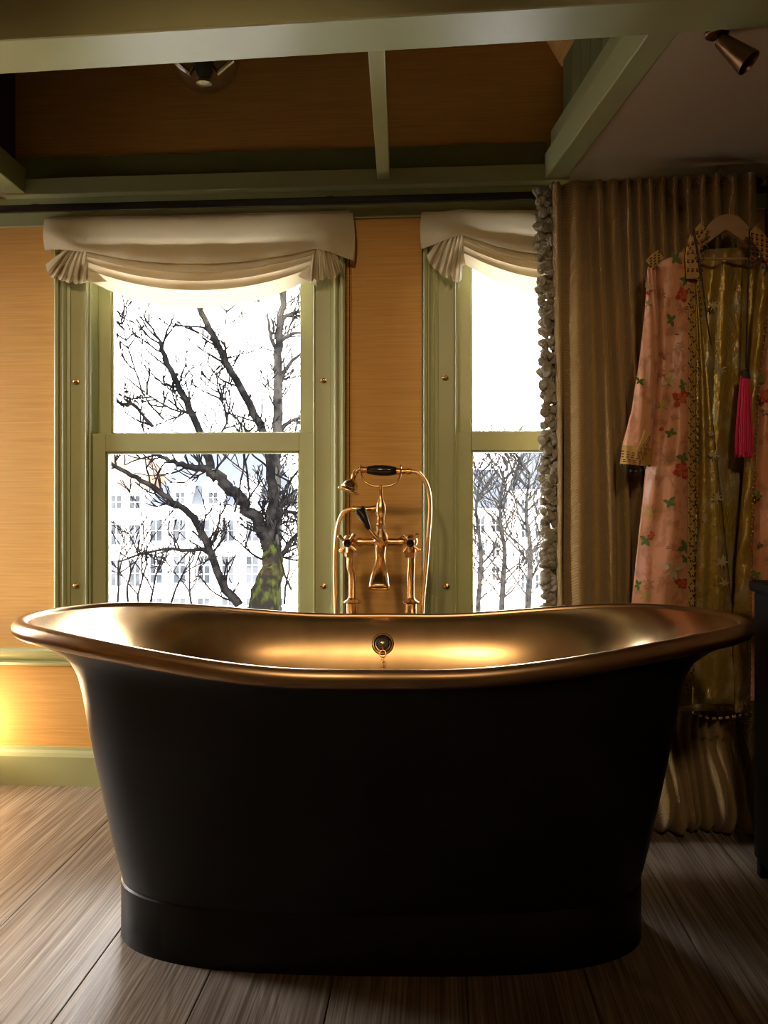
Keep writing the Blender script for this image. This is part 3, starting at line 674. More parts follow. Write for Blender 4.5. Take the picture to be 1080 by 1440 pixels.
# ================================================================== CURTAIN
YC = -.152
tops = [775, 791, 833, 850, 874, 889, 905, 920, 938, 956, 975, 995, 1016, 1040, 1066]
bots = [785, 794, 846, 872, 888, 908, 925, 942, 958, 973, 988, 1005, 1022, 1042, 1066]
lowx = [800, 808, 842, 868, 890, 914, 936, 950, 962, 976, 992, 1008, 1024, 1044, 1070]
ztop = [ZP(px, 262-(px-775)*.05, YC) for px in tops]
curtain = empty('curtain', (XP(900, YC), YC, 0), 'heavy mustard herringbone curtain pooling on the floor beside the tub', 'curtain')
NF = len(tops)-1
def curt(u, v):
    f = u*NF; i = min(int(f), NF-1); t = f-i
    lerp = lambda L: L[i]+(L[i+1]-L[i])*t
    zt_ = lerp(ztop); z = zt_*(1-v)+.012*v
    k = smooth01(v*1.25)
    xt, xm, xb = XP(lerp(tops), YC), XP(lerp(bots), YC-.02), XP(lerp(lowx), YC-.04)
    h = 1-z/2.0
    x = xt+(xm-xt)*smooth01(h/.57) if h < .57 else xm+(xb-xm)*smooth01((h-.57)/.43)
    wdt = tops[i+1]-tops[i]; amp = .046+.0012*(bots[i+1]-bots[i])*smooth01(h*2)
    amp = min(amp, .075)*(1-.55*smooth01((v-.80)/.1))
    y = YC-amp*(math.sin(PI*min(1, t/.8))**(.6+.4*smooth01(h*1.3)))+.012+.012*math.sin(.9*f+h*5)*h
    x += .008*math.sin(h*6+f*1.1)*h
    if v > .86:                                  # billows out above the floor and tucks under
        s_ = (v-.86)/.14; rb = .072+.022*math.sin(f*1.25+.6)
        zc = rb+.006; an_ = s_*PI*1.05
        z0_ = zt_*(1-.86)+.012*.86
        z = zc+rb*math.cos(an_) if s_ > .35 else z0_+(zc+rb*math.cos(.35*PI*1.05)-z0_)*(s_/.35)
        bulge = smooth01(s_/.35)*rb*.8 if s_ <= .35 else rb*.8*1.0*(.35+.65*math.sin(an_))/(.35+.65*math.sin(.35*PI*1.05))
        y -= bulge*1.5+.05*smooth01(s_/.6)+.006*math.sin(f*4+s_*9)
        x += .010*math.sin(f*2.3+s_*5)*s_
        z = max(z, .006)
    return Vector((x, y, z))
MB().grid(curt, NF*9, 110, lambda u, v: (u*.95, v*2.0)).build('cloth', 'herringbone', curtain, smooth=2, solid=.004)
rp = random.Random(8)
# fringe of woolly tufts on the leading edge
trim = MB().grid(lambda u, v: Vector((curt(0, v).x-.012*(1-u)+.004, curt(0, v).y+.004, curt(0, v).z)), 2, 60).build('fringe_tape', 'herringbone', curtain, smooth=2, solid=.003)
def tuft_mesh(seed):
    r_ = random.Random(seed); m = MB(); m.sphere((0, 0, 0), .0135, 10, 6)
    m.v = [tuple(Vector(v)*(1+r_.uniform(-.22, .22))) for v in m.v]
    m.lathe((0, 0, 0), (-1, -.4, .2), [(.012, .0), (.0165, .008), (.015, .013), (.007, .010)], 8)
    me = bpy.data.meshes.new('tuft'); me.from_pydata(m.v, [], m.f); me.update()
    me.polygons.foreach_set('use_smooth', [True]*len(me.polygons)); me.materials.append(MATS['pompom']); return me
tm = [tuft_mesh(s) for s in range(5)]
NT = 290
for i in range(NT):
    v = .004+.985*(i/NT)+rp.uniform(-.003, .003); e = curt(0, max(0, min(1, v)))
    o = bpy.data.objects.new('tuft', tm[i % 5]); col.objects.link(o); o.parent = trim
    pos = Vector((e.x-[.002, .020, .036, .011, .028][i % 5]+rp.uniform(-.005, .005), e.y-.004+rp.uniform(-.016, .012), e.z+rp.uniform(-.004, .004)))
    o.location = pos-parent_world(trim); o.rotation_euler = (rp.uniform(-1, 1), rp.uniform(-1, 1), rp.uniform(-2, 2)); k = rp.uniform(.75, 1.15); o.scale = (k, k, k)

# ================================================================== ROBE ON ITS HANGER
YRB = -.290
robe = empty('robe', onY(1000, 640, YRB), 'floral pink silk robe with gold lining hanging open in front of the curtain', 'robe')
def depth_fn(px, py):
    return .010*math.sin(px*.075+py*.004)+.007*math.sin(px*.19+1+py*.011)+.006*math.sin(py*.03+px*.03)
def panel(name, mt, left, right, dbase, nu=24, nv=60, dfn=None, uw=None):
    y0, y1 = left[0][1], left[-1][1]; r0, r1 = right[0][1], right[-1][1]
    def g(u, v):
        pl = Vector((interp(left, y0+(y1-y0)*v), y0+(y1-y0)*v)); pr = Vector((interp(right, r0+(r1-r0)*v), r0+(r1-r0)*v))
        p = pl.lerp(pr, u); d = dbase+(dfn(u, v, p) if dfn else depth_fn(p.x, p.y))
        return onY(p.x, p.y, YRB-d)
    return MB().grid(g, nu, nv).build(name, mt, robe, smooth=2, solid=.003)
# back with gold lining
panel('lining', 'silk_gold', [(962, 352), (950, 420), (945, 700), (930, 1000)], [(1088, 346), (1096, 420), (1100, 700), (1105, 1000)], -.035, 40, 70,
      lambda u, v, p: .012*math.sin(u*16+v*2)+.006*math.sin(u*31+v*5))
# front left: pink
def lf(u, v, p): return .026*math.sin(PI*min(1, max(0, u)*1.05+.02))-.022*(1-smooth01(u*4))+.010*math.sin(u*9+v*3)*min(1, v*3)+.004*math.sin(p.y*.05+p.x*.06)
LFL = [(914, 376), (918, 430), (919, 500), (914, 600), (904, 700), (894, 790), (888, 850), (880, 975)]
LFR = [(972, 347), (979, 400), (979, 500), (978, 600), (977, 700), (975, 800), (974, 850), (972, 968)]
panel('front_panel', 'silk_pink', LFL, LFR, .012, 30, 80, lf)
def lf_at(px, py):
    v = (py-376)/(975-376); a, b = interp(LFL, py), interp(LFR, py); u = (px-a)/(b-a); return .012+lf(u, max(v, 0), Vector((px, py)))
# turned gold facing beside it
panel('facing', 'silk_gold', [(978, 400), (979, 480), (979, 600), (978, 720), (976, 860), (973, 990)], [(980, 400), (990, 480), (1003, 600), (1016, 720), (1030, 860), (1036, 990)], .004, 16, 60,
      lambda u, v, p: .020*math.sin(PI*u)+.006*math.sin(u*12+v*8))
# right side: gold facing and pink front
panel('facing', 'silk_gold', [(1068, 370), (1060, 450), (1052, 560), (1045, 680), (1036, 780), (1030, 880), (1034, 1002)], [(1084, 370), (1078, 450), (1066, 560), (1062, 680), (1058, 780), (1056, 880), (1055, 1002)], .010, 14, 70,
      lambda u, v, p: .018*math.sin(PI*u)+.006*math.sin(v*60+u*5)*.7)
panel('front_panel', 'silk_pink', [(1080, 352), (1076, 450), (1066, 560), (1060, 680), (1058, 780), (1056, 880), (1055, 985)], [(1112, 372), (1112, 450), (1114, 560), (1116, 680), (1118, 780), (1120, 880), (1122, 985)], .016, 20, 70, lf)
# sleeves: closed tubes of cloth
def sleeve(L_, R_, d0, nm='sleeve', mt='silk_pink', k0=0., grow=0.):
    y0, y1 = L_[0][1], L_[-1][1]; rr = []
    for j in range(41):
        y = y0+(y1-y0)*j/40; a, b = interp(L_, y), interp(R_, y); c = (a+b)/2; hw = (b-a)/2+grow; jj = 40*(k0+(1-k0)*j/40); r_ = []
        for i in range(28):
            an = 2*PI*i/28; px = c+hw*math.cos(an); dd_ = d0+(.030+grow*.002)*math.sin(an)*(.6+.4*jj/40)+.003*math.sin(i*1.3+jj*.35)
            slant = (px-c)*.10*(jj/40)
            r_.append(onY(px, y+slant, YRB-dd_))
        rr.append(r_)
    return MB().rings(rr, close_first=True).build(nm, mt, robe, smooth=2, solid=.002)
SL = [(911, 376), (907, 440), (899, 510), (888, 580), (876, 625), (873, 652)]; SR = [(920, 376), (926, 440), (925, 510), (920, 580), (915, 625), (914, 656)]
sleeve(SL, SR, .034)
sleeve([(1106, 376), (1108, 480), (1112, 620), (1114, 655)], [(1116, 376), (1118, 480), (1124, 620), (1126, 655)], .0)
# decorated collar, cuff and hem bands with zigzag stitching
def band(name, mt, pts, wpx, d, n=30):
    cr = spline([Vector((a, b, 0)) for a, b in pts], n//max(1, len(pts)-1)+1); m = MB()
    def g(u, v):
        f = v*(len(cr)-1); i = min(int(f), len(cr)-2); p = cr[i].lerp(cr[i+1], f-i); t = (cr[i+1]-cr[i]).normalized(); nn = Vector((-t.y, t.x, 0))
        q_ = p+nn*wpx*(u-.5); return onY(q_.x, q_.y, YRB-(d(q_.x, q_.y) if callable(d) else d))
    return MB().grid(g, 4, len(cr)).build(name, mt, robe, smooth=2, solid=.002)
def stitches(parent, pairs, d, mt, r=.0017):
    m = MB()
    for (a, b) in pairs:
        k = max(2, int(math.hypot(a[0]-b[0], a[1]-b[1])/3.2))
        for i in range(k):
            if i % 2: continue
            p = [a[0]+(b[0]-a[0])*i/k, a[1]+(b[1]-a[1])*i/k]; q_ = [a[0]+(b[0]-a[0])*(i+1)/k, a[1]+(b[1]-a[1])*(i+1)/k]
            P0, P1 = [onY(z[0], z[1], YRB-(d(z[0], z[1]) if callable(d) else d)) for z in (p, q_)]
            m.tube([P0, P1], r, 5)
    return m.build('stitching', mt, parent)
cl = band('collar', 'trim_yellow', [(992, 320), (980, 335), (974, 358), (975, 392)], 20, .044)
stitches(cl, [((966, 330+6*i), (992, 322+7*i)) for i in range(0, 10, 2)]+[((968, 345), (988, 372)), ((974, 330), (990, 352))], .048, 'petal_red')
stitches(cl, [((966, 333+6*i), (992, 325+7*i)) for i in range(0, 10, 2)]+[((990, 345), (972, 372)), ((988, 326), (970, 350))], .048, 'cord_black')
cl2 = band('collar', 'trim_yellow', [(1056, 324), (1066, 334), (1078, 350), (1090, 372)], 20, .044)
stitches(cl2, [((1056, 328+7*i), (1084, 334+7*i)) for i in range(0, 6)], .048, 'cord_black')
stitches(cl2, [((1056, 332+7*i), (1084, 338+7*i)) for i in range(0, 6)], .048, 'petal_red')
sh = band('shoulder_band', 'trim_yellow', [(913, 372), (922, 364), (930, 358)], 16, .064)
stitches(sh, [((914, 364+4*i), (931, 352+4*i)) for i in range(4)], .067, 'cord_black')
stb = band('front_band', 'trim_yellow', [(973, 400), (974, 500), (973, 600), (972, 700), (971, 850), (970, 965)], 10, lambda x, y: lf_at(x, y)+.004, 60)
zz = []
for i in range(26):
    y = 405+i*21; zz += [((968, y), (978, y+10)), ((978, y+10), (968, y+21)), ((970, y+4), (976, y+14))]
stitches(stb, zz, lambda x, y: lf_at(x, y)+.0075, 'cord_black', .0013)
cuff = sleeve([(876, 628), (873, 654)], [(915, 626), (914, 657)], .034, 'cuff_band', 'trim_yellow', .9, .8)
band('cuff_band', 'trim_yellow', [(900, 636), (906, 622), (912, 606)], 12, .0695)
stitches(cuff, [((874, 634), (896, 638)), ((874, 642), (897, 645)), ((876, 649), (898, 651)), ((897, 638), (914, 612)), ((898, 645), (914, 622)), ((899, 652), (914, 632))], .0755, 'petal_red')
stitches(cuff, [((874, 638), (896, 641)), ((876, 646), (897, 648)), ((897, 642), (914, 617)), ((899, 649), (914, 627))], .0755, 'leaf_green')
hem = band('hem_band', 'trim_yellow', [(885, 962), (930, 966), (972, 960)], 24, .040)
stitches(hem, [((890+i*10, 955), (900+i*10, 974)) for i in range(8)]+[((900+i*10, 955), (890+i*10, 974)) for i in range(8)], .044, 'cord_black')
# beaded braid edges
def braid(pts, d, mt, r=.0026, stp=4.0, parent=robe):
    cr = spline([Vector((a, b, 0)) for a, b in pts], 40); m = MB(); last = None; i = 0
    for p in cr:
        if last is None or (p-last).length >= stp:
            last = p; i += 1
            m.sphere(onY(p.x+(1.2 if i % 2 else -1.2), p.y, YRB-(d(p.x, p.y) if callable(d) else d)), r, 6, 4)
    return m.build('braid', mt, parent, smooth=True)
br = [(975, 395), (981, 430), (981, 500), (980, 600), (979, 700), (976, 800), (975, 850), (972, 965)]
braid(br, lambda x, y: lf_at(min(x, 977), y)+.005, 'trim_yellow', .0030, 4.6)
braid([(x+3.5, y) for x, y in br], lambda x, y: lf_at(min(x, 977), y)+.003, 'trim_green', .0028, 3.6)
braid([(873, 654), (884, 661), (898, 662), (912, 655)], .072, 'trim_green', .0036, 3.4)
braid([(992, 318), (996, 340), (988, 365), (984, 395)], .048, 'trim_green', .003, 3.6)
braid([(1055, 322), (1058, 345), (1070, 372), (1082, 384)], .046, 'trim_green', .003, 3.6)
braid([(1080, 440), (1067, 560), (1061, 680), (1057, 800), (1055, 990)], .034, 'trim_yellow', .0026, 4.2)
braid([(974, 1002), (1000, 1010), (1030, 1008), (1056, 1003)], .030, 'trim_yellow', .004, 4.5)
# embroidered flowers and leaves
def motif(shape, px, py, size, rot=0., d=None, mo=None):
    dd_ = d if d else (lambda x, y: lf_at(x, y)+.0032)
    m = MB(); mtn = {'leaf': 'leaf_green', 'rose': 'petal_red', 'white': 'petal_white', 'gold': 'petal_gold'}[shape]
    if mo: mtn = mo
    r_ = random.Random(int(px*7+py*13)); layers = {'leaf': [(4, 1., .26)], 'rose': [(6, 1., .30), (5, .62, .36)], 'white': [(8, 1., .20), (6, .55, .22)], 'gold': [(10, 1., .13)]}[shape]
    names = {'rose': ['petal_red', 'petal_orange'], 'white': ['petal_white', 'petal_gold']}.get(shape, [mtn, mtn])
    for li, (k, ls_, ws_) in enumerate(layers):
        m = MB()
        for q_ in range(k):
            an = rot+li*.5+2*PI*q_/k+r_.uniform(-.35, .35); L_ = size*ls_*r_.uniform(.65, 1.15); W_ = L_*ws_
            out = []
            for i in range(9):
                t = i/8; out.append((t*L_, W_*math.sin(PI*t**(1.5 if shape == 'rose' else .8))))
            out += [(a_, -b_) for a_, b_ in reversed(out[1:-1])]
            vs = []
            for a_, b_ in out:
                x = px+a_*math.cos(an)-b_*math.sin(an); y = py+a_*math.sin(an)+b_*math.cos(an); vs.append(onY(x, y, YRB-dd_(x, y)-.0003*q_-.002*li))
            m.add(vs, [tuple(range(len(vs)))])
        m.build('flower_motif' if shape != 'leaf' else 'leaf_motif', mo or names[li], robe)
for s_, x, y, z in [('leaf', 950, 362, 9), ('rose', 961, 414, 10), ('leaf', 965, 393, 8), ('leaf', 971, 432, 7), ('leaf', 944, 450, 9), ('rose', 957, 560, 10), ('white', 941, 534, 10), ('leaf', 960, 541, 8),
                    ('leaf', 943, 609, 9), ('rose', 930, 602, 3), ('rose', 959, 662, 12), ('leaf', 961, 643, 9), ('white', 923, 663, 5), ('leaf', 941, 707, 9), ('rose', 917, 753, 5), ('leaf', 908, 760, 8),
                    ('white', 945, 800, 13), ('rose', 959, 820, 9), ('leaf', 964, 770, 10), ('leaf', 964, 786, 7), ('leaf', 897, 822, 7), ('gold', 915, 720, 11), ('gold', 908, 838, 10), ('gold', 930, 570, 8), ('rose', 950, 930, 9), ('leaf', 962, 910, 8)]:
    motif(s_, x, y, z*1.3, x*.7)
for s_, x, y, z in [('rose', 1077, 556, 11), ('white', 1078, 578, 8), ('leaf', 1066, 697, 9), ('leaf', 1068, 766, 6), ('leaf', 1063, 808, 8), ('leaf', 1071, 532, 7)]: motif(s_, x, y, z, x*.7, lambda a, b: .016+.024)
for s_, x, y, z in [('leaf', 899, 536, 8), ('white', 912, 404, 7), ('rose', 912, 412, 4), ('white', 912, 425, 6)]: motif(s_, x, y, z, x*.7, lambda a, b: .0668)
for x, y, z in [(1003, 430, 9), (1012, 520, 11), (1004, 640, 10), (1008, 700, 9), (1015, 790, 11), (1018, 820, 9), (995, 560, 8), (990, 730, 8), (1000, 610, 6)]: motif('gold', x, y, z, x, lambda a, b: .030 if y > 560 else -.018, 'brocade_pale')
rq = random.Random(21)
for _ in range(26):
    y = rq.uniform(400, 940); x = rq.uniform(interp(LFL, y)+8, 966); motif('gold', x, y, rq.uniform(6, 11), rq.uniform(0, 6), lambda a_, b_: lf_at(a_, b_)+.0022, 'brocade_rose')
# neck cord and hanging tassel
MB().tube(spline([onY(x, y, YRB-.056) for x, y in ((976, 322), (984, 370), (988, 400), (994, 450), (1000, 485))], 8), .0022, 6).build('neck_cord', 'cord_black', robe)
MB().tube(spline([onY(x, y, YRB-d_) for x, y, d_ in ((1054, 322, .05), (1053, 360, .05), (1051, 430, .05), (1049, 517, .05))], 8), .0022, 6).build('neck_cord', 'cord_black', robe)
tassel = MB()
tc_ = onY(1048, 520, YRB-.052); sc_ = 2.39/FPX
tassel.lathe(tc_, (0, 0, -1), [(.003, 0), (5*sc_, .004), (6*sc_, .018), (7*sc_, .024)], 14)
th = tassel.build('tassel_head', 'cord_black', robe, smooth=True)
mt_ = MB(); rt_ = random.Random(3)
for i in range(110):
    a_ = rt_.uniform(0, 2*PI); r_ = math.sqrt(rt_.random()); xt = 1047.5+7*r_*math.cos(a_); xb = 1045.5+12.5*r_*math.cos(a_)+rt_.uniform(-1.5, 1.5); yd = .018*r_*math.sin(a_)
    b_y = 640+rt_.uniform(-5, 4)
    mt_.tube([onY(xt, 529, YRB-.052-yd*.5), onY(xt*.6+xb*.4, 565, YRB-.052-yd), onY(xb*.9+xt*.1+rt_.uniform(-.7, .7), 610, YRB-.052-yd*1.1), onY(xb, b_y, YRB-.052-yd*1.2)], .0019, 5)
mt_.build('tassel', 'tassel_pink', robe, smooth=True)

# hanger
hg = empty('coat_hanger', onY(1025, 300, YRB), 'pale wooden coat hanger holding the floral robe', 'hanger')
out_t = [(958, 352), (972, 342), (988, 325), (1002, 310), (1014, 302), (1026, 300), (1038, 303), (1048, 312), (1058, 324), (1076, 338), (1092, 350)]
out_b = [(962, 360), (978, 352), (994, 343), (1006, 334), (1014, 328), (1021, 323), (1030, 328), (1040, 335), (1052, 344), (1074, 352), (1088, 358)]
m = MB(); n = len(out_t)
F_ = [onY(x, y, YRB-.012) for x, y in out_t]+[onY(x, y, YRB-.012) for x, y in out_b]; B_ = [v+Vector((0, .016, 0)) for v in F_]
fs = []
for i in range(n-1):
    fs += [(i, n+i, n+i+1, i+1), (2*n+i, 2*n+i+1, 3*n+i+1, 3*n+i), (i, i+1, 2*n+i+1, 2*n+i), (n+i, 3*n+i, 3*n+i+1, n+i+1)]
fs += [(0, 2*n, 3*n, n), (n-1, 2*n-1, 4*n-1, 3*n-1)]
m.add(F_+B_, fs).build('shoulder_arms', 'hanger_wood', hg, bevel=.003)
MB().tube([onY(968, 364, YRB-.006), onY(1084, 364, YRB-.006)], .0045, 10).build('bar', 'hanger_wood', hg, smooth=True)
hk = [onY(1025.5, 302, YRB-.004), onY(1026, 290, YRB-.004), onY(1029, 276, YRB-.004), onY(1031, 266, YRB)]
hk += [Vector((hk[-1].x, YR-.10, zr+.034)), Vector((hk[-1].x-.004, YR-.05, zr+.036)), Vector((hk[-1].x-.006, YR, zr+.022)), Vector((hk[-1].x-.006, YR+.016, zr+.008))]
MB().tube(spline(hk, 6), .0017, 8).build('hook', 'wire', hg, smooth=True)

# ================================================================== DARK CABINET AT THE RIGHT EDGE
p = onY(1051, 700, -.50); q_ = onY(1060, 815, -.50)
cab = empty('cabinet', (p.x+.12, -.62, 0), 'black wooden cabinet at the right edge in front of the robe', 'cabinet')
cx0, ztc = p.x, q_.z
def rbox(x0, x1, y0, y1, z0, z1, name, bev, par): return MB().box(x0, x1, y0, y1, z0, z1).build(name, 'chair_black', par, bevel=bev)
rbox(cx0+.012, XR-.005, -.79, -.51, .05, ztc-.03, 'body', .006, cab)
rbox(cx0, XR-.005, -.80, -.50, ztc-.03, ztc, 'top', .010, cab)
for y in (-.785, -.53): 
    for x in (cx0+.02, XR-.05): rbox(x, x+.03, y-.002, y+.02, 0, .055, 'leg', .003, cab)
rbox(cx0+.045, XR-.03, -.800, -.789, .12, ztc-.08, 'door', .003, cab)

# ================================================================== SPOTLIGHT AND GLOBE LAMP
spot = onZ(1008, 45, ZC)
sp = empty('spotlight', spot, 'small bronze cone spotlight on the plaster ceiling', 'spotlight')
kp = (ZC-1)/(HOR-45)
P3 = lambda px, py, dz=0: CAM+ray(px, py)*((ZC-1)*FPX/(HOR-45))
MB().lathe(spot, (0, 0, -1), [(.026, 0), (.026, .006), (.022, .009), (.006, .010)], 24).build('ceiling_mount', 'spot_bronze', sp, smooth=True)
c0_, c1_ = P3(1014, 57), P3(1048, 101)
MB().tube([spot+UP*-.008, P3(1008, 55), c0_], .005, 10).build('bracket', 'spot_bronze', sp, smooth=True)
axd = (c1_-c0_).normalized(); axd = (axd+FW*-.32).normalized()
ln_ = (c1_-c0_).length*1.02
MB().lathe(c0_-axd*.004, axd, [(.006, 0), (.0150, .002), (.0160, .006), (.0285, ln_), (.0265, ln_), (.0155, ln_*.45), (.001, ln_*.44)], 32).build('cone_shade', 'spot_bronze', sp, smooth=True)
MB().lathe(c0_+axd*ln_*.5, axd, [(.012, 0), (.014, .006), (.010, .010)], 18).build('lens', 'lamp_dark', sp, smooth=True)

gd = 2.22; gc = CAM+ray(287, 77)*gd
gl = empty('globe_lamp', gc, 'clear glass globe lamp hanging behind the big beam', 'lamp')
MB().sphere(gc, .1, 40, 24).build('glass_globe', 'globe_glass', gl, smooth=2)
MB().tube([gc+UP*.1, Vector((gc.x, gc.y, 3.15))], .004, 8).build('cord', 'lamp_dark', gl)
MB().lathe(gc+UP*.115, (0, 0, -1), [(.012, 0), (.030, .004), (.030, .06), (.028, .13), (.024, .165), (.016, .182)], 20).build('lamp_holder', 'lamp_dark', gl, smooth=True)
MB().lathe(gc+UP*-.066, (0, 0, -1), [(.013, 0), (.016, .004), (.020, .012), (.022, .018), (.012, .022)], 18).build('bulb', 'wire', gl, smooth=True)
for s_ in (-1, 1):
    MB().tube([gc+Vector((s_*.018, 0, -.02)), gc+Vector((s_*.040, 0, -.052)), gc+Vector((s_*.082, 0, -.018))], [.003, .008, .009], 8).build('chrome_arm', 'wire', gl, smooth=True)

# three added spotlights, unseen behind the viewer, to brighten the window wall
for x, y, tgt, en in ((-1.5, -3.0, (-1.3, 0, .9), 40), (-.5, -3.1, (-.45, 0, 1.0), 32), (.45, -3.0, (.45, 0, .9), 18)):
    top_ = Vector((x, y, 2.30)); d = (Vector(tgt)-top_).normalized()
    s3 = empty('spotlight', top_, {-1.5: 'added fill spotlight on the near ceiling, turned to the left wall', -.5: 'added fill spotlight on the near ceiling, turned to the taps', .45: 'added fill spotlight on the near ceiling, turned to the curtain'}[x], 'spotlight', 'added fill spotlights behind the viewer')
    MB().lathe(top_, (0, 0, -1), [(.026, 0), (.026, .006), (.022, .009), (.006, .010)], 24).build('ceiling_mount', 'spot_bronze', s3, smooth=True)
    MB().tube([top_, top_-UP*.05], .005, 8).build('bracket', 'spot_bronze', s3)
    c = top_-UP*.055
    MB().lathe(c-d*.02, d, [(.006, 0), (.015, .002), (.028, .09), (.0265, .09), (.0145, .03), (.001, .029)], 24).build('cone_shade', 'spot_bronze', s3, smooth=True)
    ls = bpy.data.lights.new('fill_spot', 'SPOT'); ls.energy = en; ls.color = (1, .72, .42); ls.spot_size = .82; ls.spot_blend = .8; ls.shadow_soft_size = .10
    lo_ = bpy.data.objects.new('fill_spot', ls); col.objects.link(lo_); lo_.parent = s3; lo_.location = c+d*.085-top_; lo_.rotation_euler = d.to_track_quat('-Z', 'Y').to_euler()

# ================================================================== LAMP ON THE FLOOR AT THE LEFT (just out of view, lights the wall)
fl_ = empty('floor_uplight', (-1.66, -.10, 0), 'small brass uplight standing by the left wall', 'lamp')
MB().lathe((-1.66, -.10, 0), UP, [(.05, 0), (.05, .01), (.012, .016), (.012, .10), (.03, .11), (.045, .17), (.043, .17), (.028, .115), (.001, .112)], 24).build('body', 'brass', fl_, smooth=True)
ld = bpy.data.lights.new('lamp_bulb', 'POINT'); ld.energy = 3.5; ld.color = (1, .70, .36); ld.shadow_soft_size = .03
lo = bpy.data.objects.new('lamp_bulb', ld); col.objects.link(lo); lo.parent = fl_; lo.location = (0, 0, .20)

# ================================================================== OUTSIDE
GZ = -11.
struct(MB().box(-160, 160, -160, 160, GZ-.3, GZ).build('floor_street', 'asphalt'), 'grey street and quay far below the windows')
tag(MB().box(-60, 60, 41, 55, GZ, GZ+.02).build('canal_water', 'water'), 'dark strip of canal water between the quays', 'canal')
YBD = 68.
def bpt(px, py, y=YBD): return onY(px, py, y)
def bwin(parent, px, py, wpx, hpx, y=YBD, cols=2, rows=2):
    a, b = bpt(px-wpx/2, py+hpx/2, y), bpt(px+wpx/2, py-hpx/2, y); m = MB(); t = .09
    m.box(a.x-t, b.x+t, y-.10, y+.02, a.z-t, a.z); m.box(a.x-t, b.x+t, y-.10, y+.02, b.z, b.z+t)
    m.box(a.x-t, a.x, y-.10, y+.02, a.z, b.z); m.box(b.x, b.x+t, y-.10, y+.02, a.z, b.z)
    for c in range(1, cols): x = a.x+(b.x-a.x)*c/cols; m.box(x-.035, x+.035, y-.08, y, a.z, b.z)
    for r in range(1, rows): z = a.z+(b.z-a.z)*r/rows; m.box(a.x, b.x, y-.08, y, z-.035, z+.035)
    o = m.build('window', 'frame_white', parent)
    MB().box(a.x, b.x, y-.035, y+.01, a.z, b.z).build('pane', 'window_dark', o)
def building(label, pxa, pxb, eave, y, mt, depth=9.):
    a, b = bpt(pxa, eave, y), bpt(pxb, eave, y)
    o = empty('canal_house', ((a.x+b.x)/2, y+depth/2, GZ), label, 'house')
    MB().box(a.x, b.x, y, y+depth, GZ, a.z).build('wall', mt, o)
    MB().box(a.x, b.x, y-.35, y+.1, a.z-.35, a.z+.12).build('cornice', 'frame_white', o)
    return o, a, b
A, a, b = building('white canal house with slate roof and dormers behind the tree', 207, 404, 712, YBD, 'facade_white')
rz = bpt(300, 636, YBD+4.5).z
MB().add([(a.x, YBD, a.z), (b.x, YBD, a.z), (b.x, YBD+9, a.z), (a.x, YBD+9, a.z), (a.x+2.2, YBD+4.5, rz), (b.x-2.2, YBD+4.5, rz)], [(0, 1, 5, 4), (1, 2, 5), (2, 3, 4, 5), (3, 0, 4)]).build('roof', 'roof_slate', A)
for px in (254, 349, 300):
    c = bpt(px, 700, YBD+.2); m = MB(); m.box(c.x-1.0, c.x+1.0, YBD+.2, YBD+3, a.z, c.z+1.15)
    m.add([(c.x-1.25, YBD+.0, c.z+1.15), (c.x+1.25, YBD+.0, c.z+1.15), (c.x, YBD+.0, c.z+1.9), (c.x-1.25, YBD+3, c.z+1.15), (c.x+1.25, YBD+3, c.z+1.15), (c.x, YBD+3, c.z+1.9)], [(0, 1, 2), (0, 2, 5, 3), (1, 4, 5, 2), (3, 5, 4), (0, 3, 4, 1)])
    m.build('dormer', 'facade_white', A); bwin(A, px, 700, 13, 16, YBD+.18)
for px in (220, 253, 287, 321, 355, 389): bwin(A, px, 746, 17, 30)
for px in (220, 253, 287, 321, 355, 389): bwin(A, px, 801, 17, 38, cols=2, rows=3)
for px in (220, 253, 287, 321, 355, 389): bwin(A, px, 852, 17, 22)
B, a2, b2 = building('low white canal house with a red tiled roof at the left', 96, 203, 690, YBD, 'facade_white')
rz2 = bpt(180, 640, YBD+5).z
MB().add([(a2.x, YBD, a2.z), (b2.x, YBD, a2.z), (b2.x, YBD+9, a2.z), (a2.x, YBD+9, a2.z), (a2.x+1, YBD+4.5, rz2), (b2.x-1, YBD+4.5, rz2)], [(0, 1, 5, 4), (1, 2, 5), (2, 3, 4, 5), (3, 0, 4)]).build('roof', 'roof_tile_red', B)
for px in (135, 164, 190): bwin(B, px, 706, 15, 17); bwin(B, px, 752, 15, 28); bwin(B, px, 806, 15, 36)
Cc, a3, b3 = building('pale canal house seen through the window beside the curtain', 725, 800, 690, 74., 'facade_cream')
MB().add([(a3.x, 74, a3.z), (b3.x, 74, a3.z), (b3.x, 83, a3.z), (a3.x, 83, a3.z), (a3.x+1, 78, a3.z+4), (b3.x-1, 78, a3.z+4)], [(0, 1, 5, 4), (1, 2, 5), (2, 3, 4, 5), (3, 0, 4)]).build('roof', 'roof_slate', Cc)
for px in (738, 758, 780):
    for py in (712, 746, 782, 818): bwin(Cc, px, py, 10, 20, 74., 2, 2)
Dd, a4, b4_ = building('tall white canal house further along the quay', 640, 718, 716, 84., 'facade_white')
MB().add([(a4.x, 84, a4.z), (b4_.x, 84, a4.z), (b4_.x, 92, a4.z), (a4.x, 92, a4.z), (a4.x+1, 88, a4.z+4.5), (b4_.x-1, 88, a4.z+4.5)], [(0, 1, 5, 4), (1, 2, 5), (2, 3, 4, 5), (3, 0, 4)]).build('roof', 'roof_slate', Dd)
for px in (655, 676, 697):
    for py in (738, 772, 806): bwin(Dd, px, py, 10, 19, 84., 2, 2)
